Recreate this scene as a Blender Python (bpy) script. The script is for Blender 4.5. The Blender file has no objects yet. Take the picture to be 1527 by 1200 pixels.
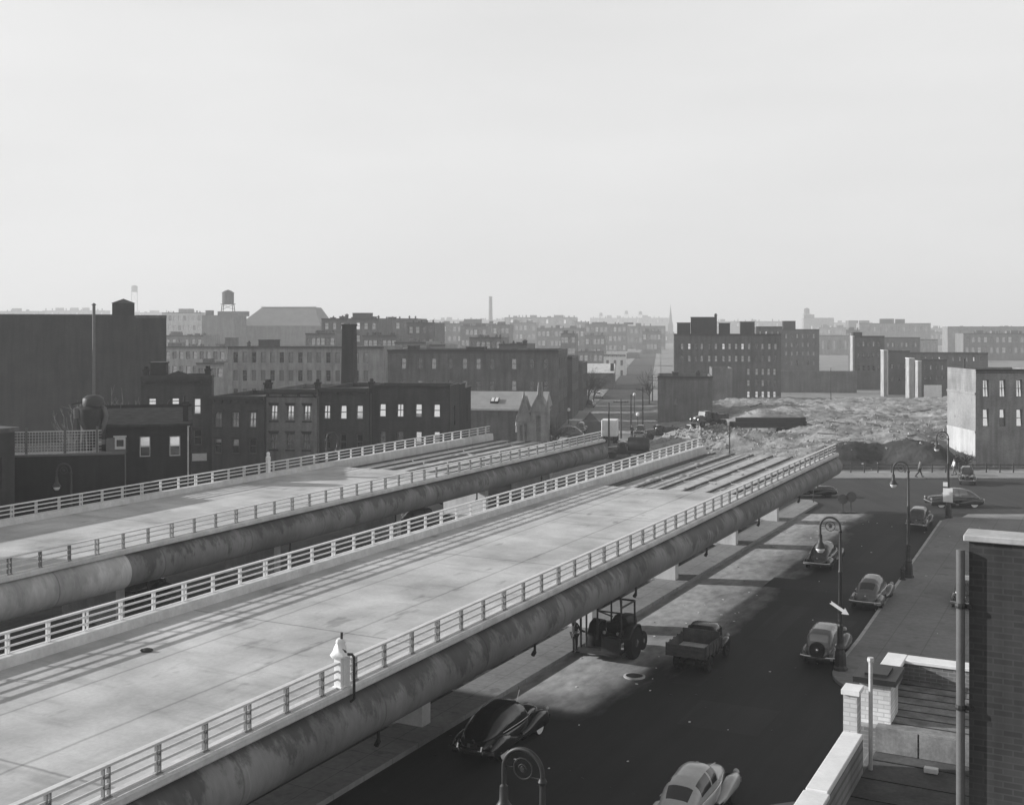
import bpy, bmesh, math, random
from mathutils import Vector, Matrix
R = math.radians
random.seed(7)
scene = bpy.context.scene
COL = scene.collection
# ------------------------------------------------------------------ measuring helpers (metres; camera eye 16 m up, looking along +Y)
F, CX, HY, EYE = 1700.0, 763.5, 490.0, 16.0
def gp(px, py, z=0.0):
    Y = F * (EYE - z) / (py - HY)
    return Vector(((px - CX) * Y / F, Y, z))
def zz(Z): return Z if Z < 330 else 330 + (Z - 330) * 4.0          # the smoky skyline layers stand well back
def xa(px, Y): return (px - CX) * Y / F
def za(py, Y): return EYE - Y * (py - HY) / F
TH = math.atan(0.523); SN, CS = math.sin(TH), math.cos(TH)
def st(s, t, z=0.0): return Vector((s * SN + t * CS, s * CS - t * SN, z))   # s along the highway, t across it to the right
GRID = -math.atan(0.13)                                                     # the older street grid is turned a little
# ------------------------------------------------------------------ node helper + materials
class NT:
    def __init__(s, name):
        s.mat = bpy.data.materials.new(name); s.mat.use_nodes = True
        s.t = s.mat.node_tree; s.b = s.t.nodes['Principled BSDF']
        s.tc = s.t.nodes.new('ShaderNodeTexCoord')
    def new(s, k): return s.t.nodes.new(k)
    def ln(s, a, b): s.t.links.new(a, b)
    def put(s, sock, v):
        if isinstance(v, (int, float)): sock.default_value = v
        elif isinstance(v, tuple): sock.default_value = v
        else: s.ln(v, sock)
    def m(s, op, a, b=0.0, clamp=False):
        n = s.new('ShaderNodeMath'); n.operation = op; n.use_clamp = clamp
        s.put(n.inputs[0], a); s.put(n.inputs[1], b); return n.outputs[0]
    def vec(s, scale=(1, 1, 1)):
        n = s.new('ShaderNodeMapping'); n.inputs['Scale'].default_value = scale
        s.ln(s.tc.outputs['Object'], n.inputs['Vector']); return n.outputs[0]
    def xyz(s):
        n = s.new('ShaderNodeSeparateXYZ'); s.ln(s.tc.outputs['Object'], n.inputs[0]); return n.outputs
    def noise(s, sc, stretch=(1, 1, 1), det=5, rough=0.6):
        n = s.new('ShaderNodeTexNoise'); n.inputs['Scale'].default_value = sc
        n.inputs['Detail'].default_value = det; n.inputs['Roughness'].default_value = rough
        s.ln(s.vec(stretch), n.inputs['Vector']); return n.outputs['Fac']
    def mr(s, v, a, b, c, d):
        n = s.new('ShaderNodeMapRange'); n.clamp = True
        s.put(n.inputs[0], v)
        for i, x in enumerate((a, b, c, d)): n.inputs[i + 1].default_value = x
        return n.outputs[0]
    def grey(s, v):
        n = s.new('ShaderNodeCombineColor')
        for i in range(3): s.put(n.inputs[i], v)
        return n.outputs[0]
    def col(s, v): s.ln(s.grey(v), s.b.inputs['Base Color'])
    def bump(s, h, st_=0.3, d=0.02):
        n = s.new('ShaderNodeBump'); n.inputs['Strength'].default_value = st_; n.inputs['Distance'].default_value = d
        s.ln(h, n.inputs['Height']); s.ln(n.outputs[0], s.b.inputs['Normal'])
def pm(name, base, rough=0.8, var=0.3, sc=0.8, bump=0.0, bsc=12, metal=0.0, spec=0.3, streak=0.0, ssc=1.5, coat=0.0):
    n = NT(name)
    v = n.mr(n.noise(sc), 0.3, 0.7, base * (1 - var), base * (1 + var))
    v = n.m('MULTIPLY', v, n.mr(n.noise(sc * 9, det=3), 0.3, 0.7, 1 - var * .5, 1 + var * .5))
    if streak: v = n.m('MULTIPLY', v, n.mr(n.noise(ssc, (1, 1, .08)), 0.35, 0.65, 1 - streak, 1 + streak * .6))
    n.col(v); n.b.inputs['Roughness'].default_value = rough; n.b.inputs['Metallic'].default_value = metal
    n.b.inputs['Specular IOR Level'].default_value = spec; n.b.inputs['Coat Weight'].default_value = coat
    if bump: n.bump(n.noise(bsc, det=4), bump)
    return n.mat
def plain(name, base, rough=0.4, metal=0.0, spec=0.5, coat=0.0): return pm(name, base, rough, 0.08, 2.0, 0, 12, metal, spec, 0, 1.5, coat)
M = {}
def deck_mat(name, base):
    n = NT(name); X, Y, Z = n.xyz()
    v = n.mr(n.noise(.28, det=8), .3, .7, base * .66, base * 1.26)
    v = n.m('MULTIPLY', v, n.mr(n.noise(7, det=4), .3, .7, .93, 1.06))
    v = n.m('MULTIPLY', v, n.mr(n.noise(.8, (.3, 1.5, 1), det=4), .55, .7, 1.0, .78))      # damp patches run across the lanes
    v = n.m('MULTIPLY', v, n.mr(n.noise(1.1, (1.1, .4, 1), det=3), .62, .72, 1.0, .66))
    v = n.m('MULTIPLY', v, n.mr(n.noise(.9, (2.5, .12, 1), det=3), .58, .72, 1.0, .92))      # tyre and trowel streaks along them
    wob = n.m('MULTIPLY', n.m('SUBTRACT', n.noise(1.3, det=3), .5), .12)
    for u in (4.25, 7.95):
        d = n.m('ABSOLUTE', n.m('SUBTRACT', n.m('ADD', X, wob), u))
        v = n.m('MULTIPLY', v, n.mr(d, .015, .09, .66, 1.0))
    f = n.m('ABSOLUTE', n.m('SUBTRACT', n.m('FRACT', n.m('DIVIDE', n.m('ADD', n.m('ADD', Y, wob), 1.0), 14.0)), .5))
    v = n.m('MULTIPLY', v, n.mr(f, .0015, .006, .6, 1.0))
    n.col(v); n.b.inputs['Roughness'].default_value = .85; n.b.inputs['Specular IOR Level'].default_value = .25
    n.bump(n.noise(25, det=3), .15)
    return n.mat
def girder_mat(name, base, stain):
    n = NT(name); X, Y, Z = n.xyz()
    v = n.mr(n.noise(.45, (.3, 1, .5), det=7), .3, .7, base * .72, base * 1.3)
    top = n.mr(Z, 4.0, 5.1, -.08, .10)                                     # stains start under the kerb and run down
    s1 = n.m('ADD', n.noise(.75, (.5, 1, .55), det=9, rough=.72), top)
    v = n.m('MULTIPLY', v, n.mr(s1, .50, .58, 1.12, 1.0 - stain))
    s2 = n.noise(2.6, (.0, 1, .10), det=5, rough=.7)
    v = n.m('MULTIPLY', v, n.mr(n.m('ADD', s2, n.m('MULTIPLY', top, .5)), .58, .68, 1.0, 1.0 + stain * .55))
    v = n.m('MULTIPLY', v, n.mr(n.noise(6, (.3, 1, .3), det=3), .3, .7, .88, 1.1))
    v = n.m('MULTIPLY', v, n.mr(n.noise(.16, (.01, 1, .01), det=1), .4, .6, .85, 1.12))
    d = n.m('ABSOLUTE', n.m('SUBTRACT', n.m('FRACT', n.m('DIVIDE', Y, 6.6)), .5))
    v = n.m('MULTIPLY', v, n.mr(d, .002, .008, .65, 1.0))
    n.col(v); n.b.inputs['Roughness'].default_value = .62; n.b.inputs['Specular IOR Level'].default_value = .35
    n.bump(n.noise(14, det=3), .12)
    return n.mat
def lot_mat(name, base, dark):
    n = NT(name); X, Y, Z = n.xyz()
    v = n.mr(n.noise(.09, (.6, 1.6, 1), det=8, rough=.7), .36, .64, base * .45, base * 1.35)
    v = n.m('MULTIPLY', v, n.mr(n.noise(.8, (.5, 1, 1), det=6), .35, .65, .7, 1.2))
    k = n.m('MULTIPLY', n.mr(n.m('ADD', Y, n.m('MULTIPLY', n.noise(.3, det=5), 9.0)), 139.5, 141.5, 1, 0), n.mr(n.m('ADD', X, n.m('MULTIPLY', n.noise(.35, det=4), 6.0)), 38.0, 40.0, 0, 1))   # damp dark subsoil in the cut bank, with its shade painted into the colour
    k = n.m('MULTIPLY', k, n.mr(n.m('ADD', X, n.m('MULTIPLY', n.noise(.35, det=4), 6.0)), 53.0, 56.0, 1, 0)); k = n.m('MULTIPLY', k, n.mr(Y, 127.0, 129.5, 0, 1))
    v = n.m('MULTIPLY', v, n.mr(k, 0, 1, 1.0, dark))
    n.col(v); n.b.inputs['Roughness'].default_value = .95; n.b.inputs['Specular IOR Level'].default_value = .1
    n.bump(n.noise(1.6, det=6), .7, .25)
    return n.mat
def road_mat(name, base, dust=0.0):
    n = NT(name); X, Y, Z = n.xyz()
    v = n.mr(n.noise(.12, det=6), .3, .7, base * .8, base * 1.2)
    v = n.m('MULTIPLY', v, n.mr(n.noise(30, det=2), .3, .7, .85, 1.15))
    v = n.m('MULTIPLY', v, n.mr(n.noise(.5, (2.2, .14, 1), det=4), .4, .68, 1.06, .78))     # oil down the lanes
    v = n.m('MULTIPLY', v, n.mr(n.noise(1.6, det=2), .68, .74, 1.0, 1.35))
    if dust:                                                                              # dust along one gutter, with the sunlit strip's brightness painted into the colour
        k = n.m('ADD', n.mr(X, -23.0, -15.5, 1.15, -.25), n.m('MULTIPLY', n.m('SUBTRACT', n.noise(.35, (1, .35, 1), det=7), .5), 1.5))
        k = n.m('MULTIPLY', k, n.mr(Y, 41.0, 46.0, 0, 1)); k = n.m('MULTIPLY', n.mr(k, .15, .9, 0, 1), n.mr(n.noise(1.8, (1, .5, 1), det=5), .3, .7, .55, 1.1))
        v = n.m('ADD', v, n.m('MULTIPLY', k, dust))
    n.col(v); n.b.inputs['Roughness'].default_value = .8; n.b.inputs['Specular IOR Level'].default_value = .25
    n.bump(n.noise(40, det=2), .2)
    return n.mat
def walk_mat(name, base):
    n = NT(name); X, Y, Z = n.xyz()
    v = n.mr(n.noise(.2, det=6), .3, .7, base * .75, base * 1.25)
    v = n.m('MULTIPLY', v, n.mr(n.noise(4, det=4), .3, .7, .85, 1.12))
    v = n.m('MULTIPLY', v, n.mr(n.noise(1.2, det=2), .62, .72, 1.0, .7))
    for c, p in ((X, 1.8), (Y, 1.8)):
        d = n.m('ABSOLUTE', n.m('SUBTRACT', n.m('FRACT', n.m('DIVIDE', c, p)), .5))
        v = n.m('MULTIPLY', v, n.mr(d, .008, .02, .72, 1.0))
    n.col(v); n.b.inputs['Roughness'].default_value = .85
    return n.mat
def brick_mat(name, base, rows=1.0, mort=1.5):
    n = NT(name)
    b = n.new('ShaderNodeTexBrick'); b.inputs['Scale'].default_value = 1.0
    b.inputs['Brick Width'].default_value = .215 * rows; b.inputs['Row Height'].default_value = .075 * rows; b.inputs['Mortar Size'].default_value = .009 * rows
    b.inputs['Color1'].default_value = (.82,) * 3 + (1,); b.inputs['Color2'].default_value = (1.1,) * 3 + (1,); b.inputs['Mortar'].default_value = (mort,) * 3 + (1,)
    mp = n.new('ShaderNodeMapping'); mp.inputs['Rotation'].default_value = (R(90), 0, 0); n.ln(n.tc.outputs['Object'], mp.inputs['Vector'])
    n.ln(mp.outputs[0], b.inputs['Vector'])
    bw = n.new('ShaderNodeRGBToBW'); n.ln(b.outputs['Color'], bw.inputs[0])
    v = n.m('MULTIPLY', bw.outputs[0], n.mr(n.noise(.35, det=7), .3, .7, base * .72, base * 1.25))
    v = n.m('MULTIPLY', v, n.mr(n.noise(1.6, (1, 1, .1)), .38, .66, 1.12, .72))
    n.col(v); n.b.inputs['Roughness'].default_value = .9; n.b.inputs['Specular IOR Level'].default_value = .2
    return n.mat
M['deck'] = deck_mat('deck_concrete', .50)
M['curb'] = pm('curb_concrete', .60, .85, .14, .9, .1, 20, streak=.1)
M['girder'] = girder_mat('stained_girder', .17, .48)
M['girder_new'] = girder_mat('clean_girder', .46, .1)
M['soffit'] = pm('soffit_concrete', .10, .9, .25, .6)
M['pier'] = pm('pier_concrete', .62, .85, .12, .8, .1, 18, streak=.12)
M['form'] = pm('formwork_boards', .44, .9, .28, 1.3, .15, 9)
M['rib'] = pm('dark_ribs', .07, .8, .3, 2)
M['rail'] = pm('rail_paint', .66, .45, .1, 2.0, spec=.4)
M['post'] = pm('shaded_post_paint', .22, .5, .15, 2.0)  # rail paint darkened: the posts' shaded side is put into the colour
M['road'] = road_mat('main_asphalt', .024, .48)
M['patch'] = road_mat('asphalt_patch', .032)
M['xroad'] = road_mat('cross_asphalt', .05)
M['ground'] = pm('bare_ground', .24, .95, .3, .15, .3, 3)
M['under'] = pm('packed_ground', .28, .95, .25, .3, .3, 5)
M['walk'] = walk_mat('sidewalk_flags', .19)
M['walk_l'] = walk_mat('pale_sidewalk', .27)
M['kerb'] = pm('kerb_stone', .42, .85, .2, 1.5)
M['soil'] = pm('dark_soil', .085, .95, .4, .5, .5, 3)
M['dirt'] = pm('lot_dirt', .36, .95, .38, .10, .6, 1.2)
M['lot'] = lot_mat('lot_earth', .33, .17)
M['rock'] = pm('rubble', .34, .95, .3, .6, .5, 3)
M['glass'] = plain('dark_glass', .02, .06, 0, .9)
M['pane'] = plain('sky_glass', .86, .1, .85, .8)
M['pane2'] = plain('dim_glass', .3, .15, .6, .6)
M['blind'] = pm('window_shade', .68, .7, .12, 4)
M['sash'] = pm('sash_paint', .12, .6, .15, 4)
M['sashl'] = pm('light_sash_paint', .5, .6, .15, 4)
M['iron'] = pm('black_iron', .025, .5, .25, 3, spec=.5)
M['steel'] = pm('dark_steel', .035, .6, .3, 2, .1, 10)
M['chrome'] = plain('chrome', .75, .14, 1.0)
M['rubber'] = pm('tyre_rubber', .018, .85, .2, 6)
M['wwall'] = plain('white_sidewall', .75, .6)
M['milk'] = plain('milk_glass', .8, .25, 0, .6)
M['white'] = pm('white_paint', .80, .6, .08, 1.5, streak=.08)
M['felt'] = pm('roof_felt', .045, 1.0, .35, 1.2, .2, 8, spec=.0, streak=.25); M['wash'] = pm('whitewash', .46, .9, .12, .5, 0, streak=.15); M['wash_d'] = pm('old_plaster', .34, .9, .2, .5, 0, streak=.3)
M['wood'] = pm('weathered_wood', .08, .9, .3, 2, .2, 8, streak=.2)
M['bark'] = pm('grey_bark', .30, .95, .25, 4)
M['twigd'] = pm('dark_twigs', .07, .95, .25, 4)
M['canvas'] = pm('white_canvas', .82, .8, .08, 3)
M['tar'] = pm('tar_paper', .10, .85, .3, 1.6, .25, 9, streak=.15)
M['tarl'] = pm('worn_tar_paper', .24, .85, .3, 2.2, .25, 9, streak=.3, ssc=3)
M['lamp'] = plain('lamp_lens', .35, .2, 0, .8)
M['tail'] = plain('tail_lens', .1, .2, 0, .7)
for nm, b in (('black', .012), ('dark', .022), ('grey', .09), ('pale', .42), ('tan', .11), ('slate', .03)):
    M['car_' + nm] = pm('car_paint_' + nm, b, .22, .1, 2.5, spec=.5, coat=.6)
M['skin'] = pm('skin', .35, .6, .1, 4); M['cloth_d'] = pm('dark_cloth', .035, .9, .2, 6); M['cloth_w'] = pm('white_cloth', .75, .9, .1, 6); M['cloth_m'] = pm('grey_cloth', .14, .9, .2, 6); M['hair'] = pm('dark_hair', .03, .7, .2, 9)
_bc = {}
def brick(v, near=False):
    v = v * (.5 if v < .13 else .72)
    k = (round(v, 3), near)
    if k not in _bc:
        _bc[k] = brick_mat('brick_%d' % (v * 1000), v) if near else pm('masonry_%d' % (v * 1000), v, .9, .22, .35, 0, streak=.2, ssc=1.2)
    return _bc[k]
# ------------------------------------------------------------------ mesh builder
class MB:
    def __init__(s): s.v = []; s.f = []; s.m = []
    def add(s, vs, fs, mi=0):
        o = len(s.v); s.v += [tuple(p) for p in vs]
        for f in fs: s.f.append(tuple(i + o for i in f)); s.m.append(mi)
    def quad(s, a, b, c, d, mi=0): s.add((a, b, c, d), ((0, 1, 2, 3),), mi)
    def box(s, x0, x1, y0, y1, z0, z1, mi=0):
        s.add([(x, y, z) for z in (z0, z1) for y in (y0, y1) for x in (x0, x1)],
              [(0, 2, 3, 1), (4, 5, 7, 6), (0, 1, 5, 4), (2, 6, 7, 3), (0, 4, 6, 2), (1, 3, 7, 5)], mi)
    def obox(s, c, size, rot, mi=0):
        hx, hy, hz = (q / 2 for q in size); c = Vector(c)
        vs = [c + rot @ Vector((x, y, z)) for z in (-hz, hz) for y in (-hy, hy) for x in (-hx, hx)]
        s.add(vs, [(0, 2, 3, 1), (4, 5, 7, 6), (0, 1, 5, 4), (2, 6, 7, 3), (0, 4, 6, 2), (1, 3, 7, 5)], mi)
    def bar(s, a, b, w, h, mi=0):
        a, b = Vector(a), Vector(b); d = b - a
        q = d.to_track_quat('X', 'Z').to_matrix(); s.obox((a + b) / 2, (d.length, w, h), q, mi)
    def loft(s, rings, mi=0, closed=True, caps=True, skip=None, other=None):
        n = len(rings[0]); o = len(s.v)
        for r in rings: s.v += [tuple(p) for p in r]
        for i in range(len(rings) - 1):
            for j in range(n if closed else n - 1):
                if skip and skip(i, j): continue
                k = (j + 1) % n
                s.f.append((o + i * n + j, o + i * n + k, o + (i + 1) * n + k, o + (i + 1) * n + j)); s.m.append(mi)
        if caps and closed:
            s.f.append(tuple(o + j for j in reversed(range(n)))); s.m.append(mi)
            e = o + (len(rings) - 1) * n
            s.f.append(tuple(e + j for j in range(n))); s.m.append(mi)
    def tube(s, pts, rad, n=8, mi=0, caps=True):
        pts = [Vector(p) for p in pts]
        if isinstance(rad, (int, float)): rad = [rad] * len(pts)
        rings = []; ref = None
        for i, p in enumerate(pts):
            d = (pts[min(i + 1, len(pts) - 1)] - pts[max(i - 1, 0)]).normalized()
            if ref is None: ref = Vector((0, 0, 1)) if abs(d.z) < .9 else Vector((1, 0, 0))
            x = (ref - d * ref.dot(d)).normalized(); ref = x; y = d.cross(x)
            rings.append([p + (x * math.cos(a) + y * math.sin(a)) * rad[i] for a in (2 * math.pi * k / n for k in range(n))])
        s.loft(rings, mi, True, caps)
    def lathe(s, prof, c=(0, 0, 0), n=16, mi=0, axis=None):
        c = Vector(c); q = axis or Matrix.Identity(3)
        rings = [[c + q @ Vector((max(r, .0005) * math.cos(2 * math.pi * k / n), max(r, .0005) * math.sin(2 * math.pi * k / n), z)) for k in range(n)] for r, z in prof]
        s.loft(rings, mi, True, True)
    def prism(s, poly, z0, z1, mi=0):
        n = len(poly)
        s.add([(x, y, z0) for x, y in poly] + [(x, y, z1) for x, y in poly],
              [tuple(reversed(range(n))), tuple(range(n, 2 * n))] + [(i, (i + 1) % n, n + (i + 1) % n, n + i) for i in range(n)], mi)
    def mesh(s, name, mats, smooth=False, bevel=0):
        me = bpy.data.meshes.new(name); me.from_pydata(s.v, [], s.f)
        for m_ in mats: me.materials.append(m_)
        me.polygons.foreach_set('material_index', s.m)
        bm = bmesh.new(); bm.from_mesh(me)
        if bevel: bmesh.ops.bevel(bm, geom=[e for e in bm.edges if e.is_manifold and e.calc_face_angle(0) > .6], offset=bevel, segments=1, affect='EDGES', clamp_overlap=True)
        bmesh.ops.delete(bm, geom=[v for v in bm.verts if not v.link_faces], context='VERTS')
        bmesh.ops.recalc_face_normals(bm, faces=bm.faces); bm.to_mesh(me); bm.free()
        if smooth:
            me.polygons.foreach_set('use_smooth', [True] * len(me.polygons)); me.set_sharp_from_angle(angle=R(38))
        me.update(); return me
    def build(s, name, mats, parent=None, loc=(0, 0, 0), rz=0.0, smooth=False, bevel=0):
        if not isinstance(mats, (list, tuple)): mats = [mats]
        return obj(name, s.mesh(name, mats, smooth, bevel), parent, loc, rz)
def obj(name, me, parent=None, loc=(0, 0, 0), rz=0.0):
    o = bpy.data.objects.new(name, me); COL.objects.link(o)
    o.location = loc; o.rotation_euler = (0, 0, rz); o.parent = parent; return o
def tag(o, label, cat, group=None):
    o['label'] = label; o['category'] = cat
    if group: o['group'] = group
    return o
def thing(name, label, cat, loc=(0, 0, 0), rz=0.0, group=None):
    return tag(obj(name, None, None, loc, rz), label, cat, group)
def struct(o): o['kind'] = 'structure'; return o
def kids(o): return [c for c in bpy.data.objects if c.parent == o]
def dup(root, loc, rz, label, group=None, ch=None):
    r = root.copy(); COL.objects.link(r); r.location = loc; r.rotation_euler = (0, 0, rz); r['label'] = label
    if group: r['group'] = group
    for c in kids(root):
        k = c.copy(); COL.objects.link(k); k.parent = r
        for g in kids(c):
            h = g.copy(); COL.objects.link(h); h.parent = k
    return r
HAZE, SKY, SUN, EXPO, VEIL = 0.00055, 0.1, 5.0, 0.28, 7.3
# ------------------------------------------------------------------ the elevated roadways
ZD = 5.16; TILT = .0036                                 # the decks climb very slightly away from the camera
def zdk(s): return TILT * (s - 98.0)
def tilt(o): o.rotation_euler = (TILT, 0, -TH); o.location.z += -98.0 * TILT; return o
def roadway(name, label, tl, tr, s0, s1, sf, piers, piert, split=None):
    W = tr - tl
    o = tilt(thing(name, label, 'elevated road', st(0, tl), -TH, 'elevated roadways under construction'))
    b = MB(); b.box(.56, W - .46, s0, sf, ZD - .26, ZD); b.build('deck_slab', M['deck'], o)
    b = MB()
    prof = [(0, 4.78), (.0, 5.46), (.05, 5.5), (.5, 5.5), (.56, 5.44), (.6, 5.1), (.6, 4.78)]
    b.loft([[(u, y, z) for u, z in prof] for y in (s0, s1)]); b.build('curb', M['curb'], o)
    b = MB()
    prof = [(W - .5, 5.0), (W - .5, 5.40), (W - .46, 5.46), (W - .0, 5.46), (W + .06, 5.40), (W + .06, 5.25), (W + .02, 5.205), (W - .3, 5.205), (W - .3, 5.0)]
    b.loft([[(u, y, z) for u, z in prof] for y in (s0, s1)]); b.build('curb', M['curb'], o)
    def girder(y0, y1, g):                                  # a round drum hung outside the kerb
        b = MB(); r = .86 + g
        pr = [(W - .5 + r * math.cos(a), 4.34 + r * math.sin(a)) for a in (-2 * math.pi * k / 36 for k in range(36))]
        n = max(2, int((y1 - y0) / 3)); b.loft([[(u, y0 + (y1 - y0) * i / n, z) for u, z in pr] for i in range(n + 1)])
        return b
    if split:
        girder(s0, split, .05).build('edge_girder', M['girder_new'], o, smooth=True)['label'] = 'clean pale length of rounded girder'
        girder(split, s1, 0).build('edge_girder', M['girder'], o, smooth=True)['label'] = 'stained dark length of rounded girder'
    else: girder(s0, s1, 0).build('edge_girder', M['girder'], o, smooth=True)
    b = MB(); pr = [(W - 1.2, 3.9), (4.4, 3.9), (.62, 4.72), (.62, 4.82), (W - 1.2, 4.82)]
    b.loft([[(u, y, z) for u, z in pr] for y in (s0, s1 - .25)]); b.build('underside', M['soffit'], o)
    b = MB(); b.box(1.4, W - .52, sf + .02, s1 - .1, ZD - .34, ZD - .29)
    random.seed(int(tl)); 
    for k in range(26):
        u = 1.5 + random.random() * (W - 3); y = sf + 1 + random.random() * (s1 - sf - 3)
        b.box(u, u + .3 + random.random() * .6, y, y + .3 + random.random(), ZD - .289, ZD - .28 + random.random() * .06)
    b.build('formwork', M['form'], o)
    u = 1.4
    while u < W - .9:
        b = MB(); y = sf + .15
        while y < s1 - .3:                                   # each rib is laid in lengths with small breaks
            L = min(6 + random.random() * 3, s1 - .2 - y); b.box(u, u + .13, y, y + L, ZD - .30, ZD - .17); y += L + .35
        b.build('rib', M['rib'], o); u += 1.72
    for s in piers:
        b = MB(); pr = [(4.4, 0), (8.4, 0), (8.4, 3.4), (8.7, 3.95), (4.0, 3.95), (4.15, 3.6)]
        b.loft([[(u, y, z - (.5 if z == 0 else 0)) for u, z in pr] for y in (s, s + .62)])
        b.build('pier', M['pier'], o)
        b = MB(); b.box(4.1, 8.45, s - .2, s + .82, -.3, .12 - zdk(s)); b.build('footing', M['under'], o)
    random.seed(3)
    y = s0 + 6
    while y < s1 - 4:
        b = MB(); b.tube([(W - .55, y, 3.5), (W - .55, y, 2.95)], .06, 6); b.tube([(W - .55, y, 2.97), (W - .65, y, 2.8)], .09, 6)
        b.build('drain_spout', M['iron'], o); y += 11.3
    return o
NEAR = (-32.5, -20.3); FAR = (-55.2, -42.5)
roadway('elevated_roadway', 'nearer wide concrete deck with ribbed unfinished end above the street', *NEAR, 2, 98.6, 73.4, (12, 25.5, 38.4, 55.2, 68.2, 81.3, 93.0), 0)
roadway('elevated_roadway', 'farther concrete deck on the left whose rounded girder is part clean part stained', *FAR, 14, 100.4, 73.8, (17, 30.5, 44, 57, 71, 84.5, 97.2), 0, 40.6)
def railing(label, t, s0, s1, outer):
    o = tilt(thing('bridge_railing', label, 'railing', st(0, t, 5.46), -TH, 'white railings along the elevated roadways'))
    b = MB(); b.box(-.085, .085, s0, s1, .73, .79); b.build('top_rail', M['rail'], o)
    for z in (.0, .25, .49):
        b = MB(); b.box(-.022, .022, s0, s1, z, z + (.05 if z == 0 else .065)); b.build('bar', M['rail'], o)
    def post(w):
        b = MB()
        for y in (-w, w): b.box(-.05, .05, y - .016, y + .016, .0, .735)
        b.box(-.09, .09, -w - .04, w + .04, .0, .025)
        for z in (.2, .45, .7): b.box(-.03, .03, -w, w, z, z + .03)
        return b.mesh('post', [M['post'] if outer else M['rail']])
    p1, p2 = post(.05), post(.085); i = 0; s = s0 + .3
    while s < s1 - .1:
        obj('post', p2 if i % 3 == 0 else p1, o, (0, s, 0)); s += 1.63; i += 1
railing('white three-bar railing on the right edge of the nearer deck', NEAR[1] - .2, 4, 98.5, True)
railing('white three-bar railing on the left edge of the nearer deck', NEAR[0] + .2, 14, 98.5, False)
railing('white three-bar railing on the right edge of the farther deck', FAR[1] - .2, 24, 100.3, True)
railing('white three-bar railing on the left edge of the farther deck below the row houses', FAR[0] + .2, 34, 100.3, False)
def light_standard(label, s, t, wrapped):
    o = thing('light_standard', label, 'light post', st(s, t, 5.46 + zdk(s)), -TH, 'stub posts on the railings')
    b = MB(); b.box(-.13, .13, -.13, .13, 0, 1.0); b.box(-.17, .17, -.17, .17, 0, .06); b.box(-.16, .16, -.16, .16, 1.0, 1.06); b.build('pillar', M['white'], o, bevel=.015)
    if wrapped:
        b = MB(); prof = [(.2, .9), (.24, .98), (.19, 1.1), (.17, 1.2), (.13, 1.3), (.15, 1.38), (.1, 1.46), (.0, 1.48)]
        rings = []
        for r, z in prof: rings.append([Vector((r * (1 + .22 * math.sin(3 * a + z * 9) + .1 * math.sin(7 * a)) * math.cos(a), r * (1 + .22 * math.sin(3 * a + z * 9)) * math.sin(a), z)) for a in (2 * math.pi * k / 18 for k in range(18))])
        b.loft(rings); b.build('wrapping', M['canvas'], o, smooth=True)
        b = MB(); b.tube([(.05, 0, 1.3), (.05, .02, 1.66)], .04, 8); b.tube([(.08, -.1, 1.2), (.16, .05, 1.05)], .06, 6); b.build('cable_stub', M['iron'], o)
        b = MB(); b.tube([(.17, .15, .98), (.3, .2, .98), (.36, .22, .9), (.36, .22, -.35), (.25, .2, -.45)], .045, 8); b.build('conduit', M['iron'], o, smooth=True)
        b = MB(); b.box(.14, .155, -.02, .3, -.02, .9); b.build('cover_plate', M['white'], o)
    else:
        b = MB(); b.lathe([(.1, 1.06), (.18, 1.1), (.18, 1.2), (.1, 1.26), (.13, 1.32), (.13, 1.5), (.05, 1.56), (0, 1.57)]); b.build('cap', M['white'], o, smooth=True)
t_ = NEAR[1] - .2; q_ = (507 - CX) / F; s_ = -(t_ * CS + q_ * t_ * SN) / (SN - q_ * CS)
light_standard('white stub post wrapped in canvas on the nearer right railing', s_, NEAR[1] - .2, True)
p = gp(400, 702, 5.5); s_ = p.x * SN + p.y * CS
light_standard('plain white stub post on the far left railing before the row houses', s_, FAR[0] + .22, False)
# small litter on the near deck
for px, py, lab in ((219, 971, 'small dark lump of debris lying on the nearer deck'), (405, 1013, None)):
    p = gp(px, py, ZD - .24)
    p.z = ZD
    if lab:
        b = MB(); rings = []
        for r, z in ((.16, 0), (.2, .04), (.15, .1), (.05, .13)): rings.append([(r * (1 + .3 * math.sin(2.3 * k)) * math.cos(k), r * .7 * math.sin(k), z) for k in (i * math.pi / 5 for i in range(10))])
        b.loft(rings); tag(b.build('debris_lump', M['steel'], None, p + Vector((0, 0, .004 + zdk(p.x * SN + p.y * CS)))), lab, 'debris')
# ------------------------------------------------------------------ ground, roads, pavements
def sheet(name, poly, z, mat, kerb=0.0):
    b = MB()
    if kerb: b.prism(poly, z - .02, z + kerb)
    else: b.add([(x, y, z) for x, y in poly], [tuple(range(len(poly)))])
    return struct(b.build(name, mat))
def sq(s0, s1, t0, t1): return [st(s, t).xy for s, t in ((s0, t0), (s0, t1), (s1, t1), (s1, t0))]
sheet('ground', [(-5000, -600), (5000, -600), (5000, 6000), (-5000, 6000)], 0, M['ground'])
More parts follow.
